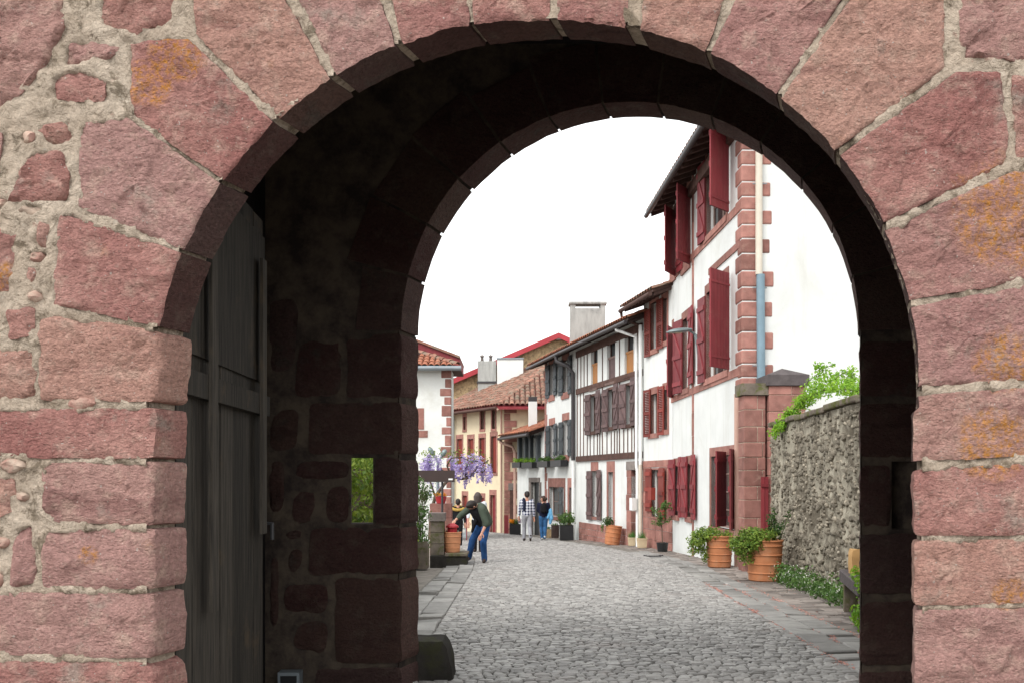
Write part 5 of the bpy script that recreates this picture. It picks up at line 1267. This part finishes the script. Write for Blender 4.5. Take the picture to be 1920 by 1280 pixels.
for k in range(4): MB().box(bp.x-.30+k*.105, bp.x-.2+k*.105, bp.y, bp.y+.03, bp.z, bp.z+.52+.02*(k % 2)).build('board', 'mossy_stone', wp)
MB().box(bp.x-.30, bp.x+.115, bp.y+.031, bp.y+.4, bp.z, bp.z+.47).build('body', 'mossy_stone', wp)
YL = 18.75; gzl = gz(YL)
stp = thing('stone_step', 'low mossy stone step slab carrying an orange pot', 'step', (-1.3, YL, gzl))
m = MB().box(pxx(806, 18.3), pxx(874, 18.3), 18.3, 19.1, gzl-.05, pz(1040, 18.5)); o = m.build('riser', 'dark_mossy_stone', stp); m = MB().box(pxx(834, 18.28), pxx(876, 18.28), 18.27, 19.12, pz(1040, 18.5)+.001, pz(1036, 18.5)); m.build('tread', 'mossy_stone', stp)
zs = pz(1036, 18.5)
pr_ = thing('stone_pier', 'short grey-brown stone pier with flat cap behind the step', 'pier', (pxx(818, 18.5), 18.55, gzl)); z = gzl; k = 0
while z < pz(976, 18.5)-.05:
    z2_ = min(z+.23, pz(974, 18.5)); o = MB().box(pxx(806, 18.5), pxx(832, 18.5), 18.52+.004*(k % 2), 18.85, z+.004, z2_-.004).build('block', 'mossy_stone', pr_); z = z2_; k += 1
MB().box(pxx(803, 18.5), pxx(834, 18.5), 18.49, 18.88, z+.001, pz(961, 18.5)).build('cap', 'house_stone_grey', pr_)
p = V((pxx(848, 18.75), 18.75, zs)); t = thing('orange_pot', 'pale orange ribbed pot on the stone step beside the bending man', 'plant pot', p); pot(t, p, .155, .185, .42, 'terracotta_pale', (.22, .5, .78))
q = p + V((0, 0, .40)); t = thing('red_lantern', 'small red lidded lantern on the orange pot under the man\'s hand', 'lantern', q)
MB().lathe(q, [(.10, .0), (.10, .10), (.085, .11)], 8, sq=.6).build('body', 'red_pot', t); MB().lathe(q + V((0, 0, .111)), [(.135, 0), (.13, .03), (.05, .085), (.02, .09)], 8, sq=.6).build('lid', 'red_pot', t)
m = MB(); clump(m, q + V((-.05, .05, .03)), (.2, .14, .07), 90, .05, RP); lf = thing('pot_greens', 'sparse dark leaves around the red lantern in the orange pot', 'plant', q); foliage(lf, m, 'leaf_dark')
p = V((pxx(826, 20.2), 20.2, gz(20.2))); t = thing('stone_pedestal', 'tall pink-brown stone pedestal behind the grey pier', 'pedestal', p)
z = p.z
for k in range(4): MB().box(p.x-.24, p.x+.24, p.y, p.y+.4, z+.004, z+.315).build('block', 'house_stone', t); z += .32
fp = V((pxx(826, 20.2), 20.3, z)); t = thing('red_flower_pot', 'small red pot of yellow and red flowers on the stone pedestal', 'plant pot', fp); pot(t, fp, .1, .13, .16, 'red_pot'); m = MB(); clump(m, fp + V((0, 0, .2)), (.16, .1, .06), 90, .045, RP); foliage(t, m, 'flower_orange', 'blossom')
# brown sign board on a post, seen from behind
YS = 20.0; t = thing('sign_board', 'brown direction sign board seen from behind on a dark post', 'sign', (pxx(829, YS), YS, gz(YS)))
MB().box(pxx(770, YS), pxx(853, YS), YS-.03, YS, pz(902, YS), pz(881, YS)).build('board', 'brown_sign', t); MB().tube([(pxx(829, YS), YS+.04, gz(YS)), (pxx(829, YS), YS+.04, pz(879, YS))], .025, 10).build('post', 'iron', t, smooth=60)
MB().box(pxx(770, YS), pxx(854, YS), YS-.04, YS+.005, pz(902, YS)-.012, pz(902, YS)-.001).build('edge_trim', 'iron', t); MB().box(pxx(841, YS), pxx(849, YS), YS-.034, YS-.0305, pz(899, YS), pz(896, YS)).build('sticker', 'white_paint', t)
# forked grey street lamp above the wisteria
YF = 23.0; t = thing('forked_lamp', 'grey street lamp with two forked heads above the wisteria', 'lamp', (pxx(820, YF), YF, gz(YF)))
MB().tube([(pxx(821, YF), YF, gz(YF)), at(821, 866, YF)], [.05, .035], 10).build('post', 'lamp_metal', t, smooth=60)
for px, py in ((804, 838), (836, 842)):
    a, b = at(821, 866, YF), at(px, py, YF); MB().tube([a, a.lerp(b, .5)], .03, 8).build('arm', 'lamp_metal', t, smooth=60); d = (b-a).normalized()
    MB().tube([a.lerp(b, .48), a.lerp(b, .6), a.lerp(b, .9), b], [.03, .065, .06, .03], 10).build('lamp_head', 'lamp_metal', t, smooth=60)
# wisteria
YW_ = 21.6; ws = thing('wisteria', 'wisteria with hanging purple flower clusters on twisted bare branches', 'wisteria', (pxx(812, YW_), YW_, gz(YW_)))
br = MB(); wps = [[(806, 1010), (808, 960), (816, 930), (832, 908), (846, 892), (862, 897), (876, 896), (890, 884), (900, 872), (916, 862)], [(846, 892), (838, 872), (846, 858), (866, 856), (884, 866), (902, 862)], [(876, 896), (870, 880), (880, 868)], [(816, 930), (806, 900), (800, 880), (795, 862)], [(890, 884), (905, 884), (914, 876)]]
for i, w_ in enumerate(wps):
    q = [at(px, py, YW_ + .15*math.sin(k*1.7+i)) for k, (px, py) in enumerate(w_)]; br.tube(q, [(.05 if i == 0 else .025)*(1-.75*k/len(q)) for k in range(len(q))], 7)
br.build('branches', 'bark', ws, smooth=60)
m = MB(); lm = MB()
spots = [(RP.uniform(846, 905), RP.uniform(848, 872)) for _ in range(20)] + [(RP.uniform(900, 922), RP.uniform(868, 878)) for _ in range(6)] + [(RP.uniform(790, 836), RP.uniform(850, 868)) for _ in range(13)] + [(896, 878), (862, 870), (875, 872), (808, 900), (824, 905), (872, 888)]
for px, py in spots:
    c = at(px, py, YW_ + RP.uniform(-.3, .3)); L_ = RP.uniform(.26, .48)
    for k in range(70):
        f_ = RP.random(); leaf_at(m, c + V((RP.gauss(0, 1), RP.gauss(0, 1), 0))*(.045*(1-f_*.75)) + V((0, 0, -L_*f_)), .05, RP, None, .8)
for _ in range(260):
    px, py = RP.choice(spots); leaf_at(lm, at(px + RP.uniform(-14, 14), py - RP.uniform(-3, 12), YW_ + RP.uniform(-.3, .3)), .08, RP, None, .4)
foliage(ws, m, 'flower_purple', 'blossom'); foliage(ws, lm, 'leaf_hedge', 'foliage')
# cafe menu board
p = G(862, 1013); t = thing('menu_board', 'grey standing menu board with dark red side frame behind the bending man', 'board', p)
x0_, x1_ = pxx(852, p.y), pxx(874, p.y); MB().box(x0_, x1_, p.y, p.y+.03, p.z+.12, pz(962, p.y)).build('panel', 'board_grey', t)
for xa in (x0_-.035, x1_+.001): MB().box(xa, xa+.034, p.y-.01, p.y+.04, p.z, pz(960, p.y)).build('frame_post', 'red_paint', t)
for k in range(3): MB().box(x0_+.03, x1_-.03, p.y-.012, p.y-.001, p.z+.3+k*.16, p.z+.4+k*.16).build('sheet', 'curtain', t)
p = G(949, 1000); t = thing('red_board', 'narrow red notice board leaning at the cream house corner', 'board', p)
MB().box(pxx(945, p.y), pxx(953, p.y), p.y, p.y+.03, p.z+.02, pz(965, p.y)).build('panel', 'red_paint', t); MB().box(pxx(945, p.y), pxx(953, p.y), p.y+.031, p.y+.25, p.z, p.z+.06).build('foot', 'dark_wood', t)

# ------------------------------------------------------------------ people
def capsule(m, p0, r0, p1, r1, seg=10):
    p0, p1 = V(p0), V(p1); d = p1-p0; L_ = max(d.length, 1e-4); d = d/L_; pts, rad = [], []
    for k in range(4): th = math.pi/2*(1-k/4); pts.append(p0 - d*r0*math.sin(th)); rad.append(max(.0015, r0*math.cos(th)))
    pts.append(p0); rad.append(r0); pts.append(p1); rad.append(r1)
    for k in range(1, 5): th = math.pi/2*k/4; pts.append(p1 + d*r1*math.sin(th)); rad.append(max(.0015, r1*math.cos(th)))
    m.tube(pts, rad, seg)
def blend(name, caps, mat, root, vox=.012, it=5):
    m = MB()
    for c in caps: capsule(m, *c)
    me = bpy.data.meshes.new(name); me.from_pydata(m.v, [], m.f); o = bpy.data.objects.new(name, me); COL.objects.link(o)
    md = o.modifiers.new('r', 'REMESH'); md.mode = 'VOXEL'; md.voxel_size = vox; md2 = o.modifiers.new('s', 'SMOOTH'); md2.factor = .5; md2.iterations = it
    ev = o.evaluated_get(bpy.context.evaluated_depsgraph_get()); nm = bpy.data.meshes.new_from_object(ev); bpy.data.objects.remove(o)
    nm.transform(Matrix.Translation(-BASE[root])); nm.polygons.foreach_set('use_smooth', [True]*len(nm.polygons)); nm.materials.clear(); nm.materials.append(MAT[mat])
    q = bpy.data.objects.new(name, nm); COL.objects.link(q); q.parent = root; BASE[q] = BASE[root]; return q
def hand(caps, w_, d, curl):
    """palm and five fingers from wrist w_ along d, fingers bending towards curl"""
    w_, d, curl = V(w_), V(d).normalized(), V(curl).normalized(); s_ = d.cross(curl).normalized()
    caps.append((w_, .026, w_ + d*.08, .03))
    for k, ln in zip((-1.5, -.5, .5, 1.5), (.062, .078, .082, .07)):
        a = w_ + d*.085 + s_*k*.021; b = a + (d*.8 + curl*.35)*ln*.55; caps += [(a, .0105, b, .010), (b, .010, b + (d*.35 + curl*.8)*ln*.5, .009)]
    a = w_ + d*.03 + s_*.03; b = a + (d*.6 + s_*.75)*.045; caps += [(a, .013, b, .011), (b, .011, b + (d*.9 + curl*.3)*.035, .010)]
def person(lab, base, J, top, topm, bot, botm, shoe, hairm, look, hair='short', sleeve=1.0, jacket=None, scale=1.0):
    root = thing('person', lab, 'person', base); B = V(base)
    P = {k: B + V(v)*scale for k, v in J.items()}; look = V(look).normalized(); S = scale
    up = (P['head']-P['neck']).normalized(); sd_v = look.cross(up).normalized(); hc = P['head']
    caps = [(hc + up*.02, .092*S, hc - up*.035 + look*.012, .078*S), (hc - up*.05 + look*.03, .058*S, hc - up*.085 + look*.045, .045*S), (hc + look*.088 - up*.005, .012*S, hc + look*.112 - up*.03, .016*S),
            (hc + sd_v*.088 - up*.015, .014, hc + sd_v*.09 + up*.02, .018), (hc - sd_v*.088 - up*.015, .014, hc - sd_v*.09 + up*.02, .018), (hc - up*.06, .05*S, P['neck'], .056*S),
            (P['neck'], .06*S, P['chest'], .10*S), (P['chest'], .125*S, P['pelvis'], .115*S)]
    for s_ in 'LR':
        caps += [(P['chest'], .10*S, P['sh'+s_], .058*S), (P['sh'+s_], .052*S, P['el'+s_], .040*S), (P['el'+s_], .040*S, P['wr'+s_], .028*S),
                 (P['pelvis'], .10*S, P['hip'+s_], .085*S), (P['hip'+s_], .082*S, P['kn'+s_], .055*S), (P['kn'+s_], .054*S, P['an'+s_], .036*S), (P['an'+s_], .03*S, P['to'+s_], .018*S)]
        hand(caps, P['wr'+s_], (P['wr'+s_]-P['el'+s_]), J.get('curl'+s_, (0, 0, -1)))
    blend('body', caps, 'skin', root, .0085, 3)
    t = [(P['chest'], .142*S, P['pelvis'], .132*S), (P['neck'].lerp(P['chest'], .55), .085*S, P['chest'], .13*S)]
    for s_ in 'LR':
        e = P['el'+s_].lerp(P['wr'+s_], max(0, sleeve-1) ) if sleeve > 1 else P['sh'+s_].lerp(P['el'+s_], sleeve)
        t += [(P['chest'], .115*S, P['sh'+s_], .078*S), (P['sh'+s_], .074*S, P['el'+s_] if sleeve > 1 else e, .056*S)]
        if sleeve > 1: t.append((P['el'+s_], .056*S, e, .046*S))
        t.append((P['chest'].lerp(P['sh'+s_], .55), .10*S, P['pelvis'].lerp(P['hip'+s_], .75), .10*S))
    blend(top, t, topm, root)
    t = [(P['pelvis'], .125*S, P['pelvis'] + V((0, 0, -.04)), .12*S)]
    for s_ in 'LR': t += [(P['pelvis'], .115*S, P['hip'+s_], .10*S), (P['hip'+s_], .10*S, P['kn'+s_], .074*S), (P['kn'+s_], .074*S, P['an'+s_] + V((0, 0, -.02)), .064*S)]
    blend(bot, t, botm, root)
    for s_ in 'LR':
        d = (P['to'+s_]-P['an'+s_]); sh = [(P['an'+s_] - d*.25 + V((0, 0, -.03)), .046*S, P['to'+s_] + V((0, 0, .006)), .036*S), (P['an'+s_], .046*S, P['an'+s_] - d*.2 + V((0, 0, -.04)), .042*S)]
        blend('shoe', sh, shoe, root, .01)
    hp = [(hc + up*.035 - look*.02, .100*S, hc - up*.01 - look*.04, .088*S), (hc + up*.07 + look*.035, .055*S, hc + up*.06 - look*.02, .08*S)]
    if hair == 'long': hp += [(hc - look*.04, .095, P['neck'] - look*.05 - V((0, 0, .05)), .08)]
    if hair == 'bun': hp += [(hc - look*.12 + up*.03, .045, hc - look*.13 + up*.02, .045)]
    if hair == 'bob': hp += [(hc - look*.03, .10, hc - up*.12 - look*.04, .09), (hc + sd_v*.07, .05, hc + sd_v*.07 - up*.1, .04), (hc - sd_v*.07, .05, hc - sd_v*.07 - up*.1, .04)]
    if hair == 'beard': hp += []
    blend('hair', hp, hairm, root, .01, 3)
    if hair == 'beard': blend('beard', [(hc - up*.075 + look*.055, .036, hc - up*.09 + look*.05, .04), (hc - up*.05 + sd_v*.06 + look*.02, .028, hc - up*.085 + look*.06, .03), (hc - up*.05 - sd_v*.06 + look*.02, .028, hc - up*.085 + look*.06, .03)], hairm, root, .008, 3)
    for s_ in (-1, 1): blend('eye', [(hc + look*.083 + sd_v*.032*s_ + up*.005, .010, hc + look*.086 + sd_v*.032*s_ + up*.005, .010)], 'hair_dark', root, .005, 1)
    return root, P
b0 = G(896, 1055)
man, P = person('man in open green shirt and blue jeans bending over the orange pot', b0, dict(head=(-.13, -.17, 1.245), neck=(-.055, -.07, 1.235), chest=(.0, -.03, 1.10), pelvis=(.14, .05, .83),
    shL=(-.17, .05, 1.17), elL=(-.36, .0, 1.03), wrL=(-.47, -.05, .925), curlL=(-.2, 0, -1), shR=(.09, -.17, 1.14), elR=(.185, -.22, .86), wrR=(.10, -.28, .67), curlR=(-.3, .3, -1),
    hipL=(.06, .10, .80), knL=(-.12, .06, .50), anL=(-.20, .16, .13), toL=(-.24, -.02, .05), hipR=(.17, -.01, .80), knR=(.12, -.12, .46), anR=(.14, .0, .10), toR=(.13, -.17, .045)),
    'under_shirt', 'black_cloth', 'jeans', 'jeans', 'shoe_dark', 'hair_dark', (-.55, -.45, -.45), 'beard', .3)
jk = [(P['chest'] + V((.06, .02, .05)), .145, P['pelvis'] + V((.05, .02, .06)), .13), (P['shL'], .085, P['elL'], .066), (P['elL'], .066, P['elL'].lerp(P['wrL'], .45), .056), (P['shR'], .085, P['elR'], .072), (P['elR'], .07, P['elR'].lerp(P['wrR'], .12), .066),
      (P['shL'], .08, P['chest'] + V((.04, .06, .07)), .13), (P['shR'], .085, P['chest'] + V((.06, -.02, .06)), .13), (P['shR'] + V((.04, .02, -.05)), .09, P['pelvis'] + V((.05, -.10, .02)), .085), (P['elR'] + V((-.03, .05, .1)), .06, P['pelvis'] + V((.0, -.14, -.02)), .05)]
blend('green_shirt', jk, 'green_cloth', man, .012)
blend('shirt_tail', [(P['chest'] + V((-.05, -.05, -.2)), .05, P['chest'] + V((-.12, -.03, -.42)), .03)], 'black_cloth', man, .01)
stand = lambda: dict(head=(0, 0, 1.60), neck=(0, .01, 1.47), chest=(0, 0, 1.28), pelvis=(0, 0, .95), shL=(-.18, 0, 1.40), elL=(-.24, .02, 1.12), wrL=(-.25, .03, .86), shR=(.18, 0, 1.40), elR=(.24, .02, 1.12), wrR=(.25, .03, .86),
    hipL=(-.09, 0, .90), knL=(-.09, .02, .49), anL=(-.09, .0, .09), toL=(-.09, .16, .04), hipR=(.09, 0, .90), knR=(.09, .02, .49), anR=(.09, 0, .09), toR=(.09, .16, .04))
b1 = G(988, 1014); j = stand(); j.update(knL=(-.09, .10, .49), anL=(-.10, .10, .09), toL=(-.11, .27, .04), knR=(.10, -.02, .48), anR=(.12, -.28, .20), toR=(.12, -.22, .05), elL=(-.25, -.04, 1.13), wrL=(-.27, .06, .88), head=(.0, .02, 1.63))
pm, P = person('man in blue and white checked shirt and grey trousers walking away', b1, j, 'checked_shirt', 'plaid', 'trousers', 'grey_cloth', 'shoe_dark', 'hair_dark', (-.25, .97, 0), 'short', 1.85)
blend('draped_jacket', [(P['shL'] + V((.07, -.05, .08)), .05, P['shL'] + V((.10, -.11, -.05)), .055), (P['shL'] + V((.10, -.12, -.05)), .055, P['shL'] + V((.08, -.13, -.30)), .045)], 'navy_cloth', pm)
b2 = G(1019, 1012); j = stand(); j.update(head=(-.01, .0, 1.60), knL=(-.08, .08, .49), anL=(-.05, .02, .09), toL=(-.05, .16, .04), knR=(.07, .05, .49), anR=(.04, -.20, .15), toR=(.03, -.10, .03), elL=(-.22, .06, 1.16), wrL=(-.12, .22, 1.05), wrR=(.24, .08, .92))
pw, P = person('woman in dark navy top and blue jeans with small black backpack walking away', b2, j, 'navy_top', 'navy_cloth', 'jeans', 'jeans_mid', 'shoe_white', 'hair_brown', (-.85, .45, .05), 'bun', 1.9, scale=.93)
c = P['chest']; blend('backpack', [(c + V((.02, -.15, .1)), .085, c + V((.02, -.16, -.12)), .095), (c + V((-.05, -.15, .05)), .07, c + V((-.05, -.15, -.12)), .08)], 'black_cloth', pw)
q = P['elR']; blend('light_blue_jacket', [(q + V((.02, -.02, .05)), .07, q + V((.05, -.04, -.25)), .085), (q + V((.05, -.03, -.2)), .08, q + V((.02, -.04, -.42)), .05), (q + V((-.02, -.08, -.1)), .06, q + V((-.07, -.1, -.22)), .05)], 'blue_cloth', pw)
b3 = G(896, 1035); j = stand(); j.update(elL=(-.27, -.05, 1.12), wrL=(-.27, -.15, .9))
person('woman with dark grey bob in white blouse and black trousers behind the bending man', b3, j, 'white_blouse', 'white_cloth', 'trousers', 'black_cloth', 'shoe_dark', 'hair_grey', (.2, .95, -.1), 'bob', 1.5, scale=.92)
b4 = V((pxx(859, 28), 28, gz(28))); j = stand()
pf, P = person('person in dark coat with yellow fur hood standing behind the menu board', b4, j, 'dark_coat', 'black_cloth', 'trousers', 'black_cloth', 'shoe_dark', 'hair_dark', (.1, .99, -.05), 'short', 1.9, scale=.84)
c = P['neck']; ring = [c + V((.17*math.sin(a), .10*math.cos(a)-.03, -.07 - .05*math.cos(a+3.14))) for a in [k*.524 for k in range(13)]]
blend('fur_hood', [(ring[k], .048, ring[k+1], .048) for k in range(12)], 'fur_yellow', pf)
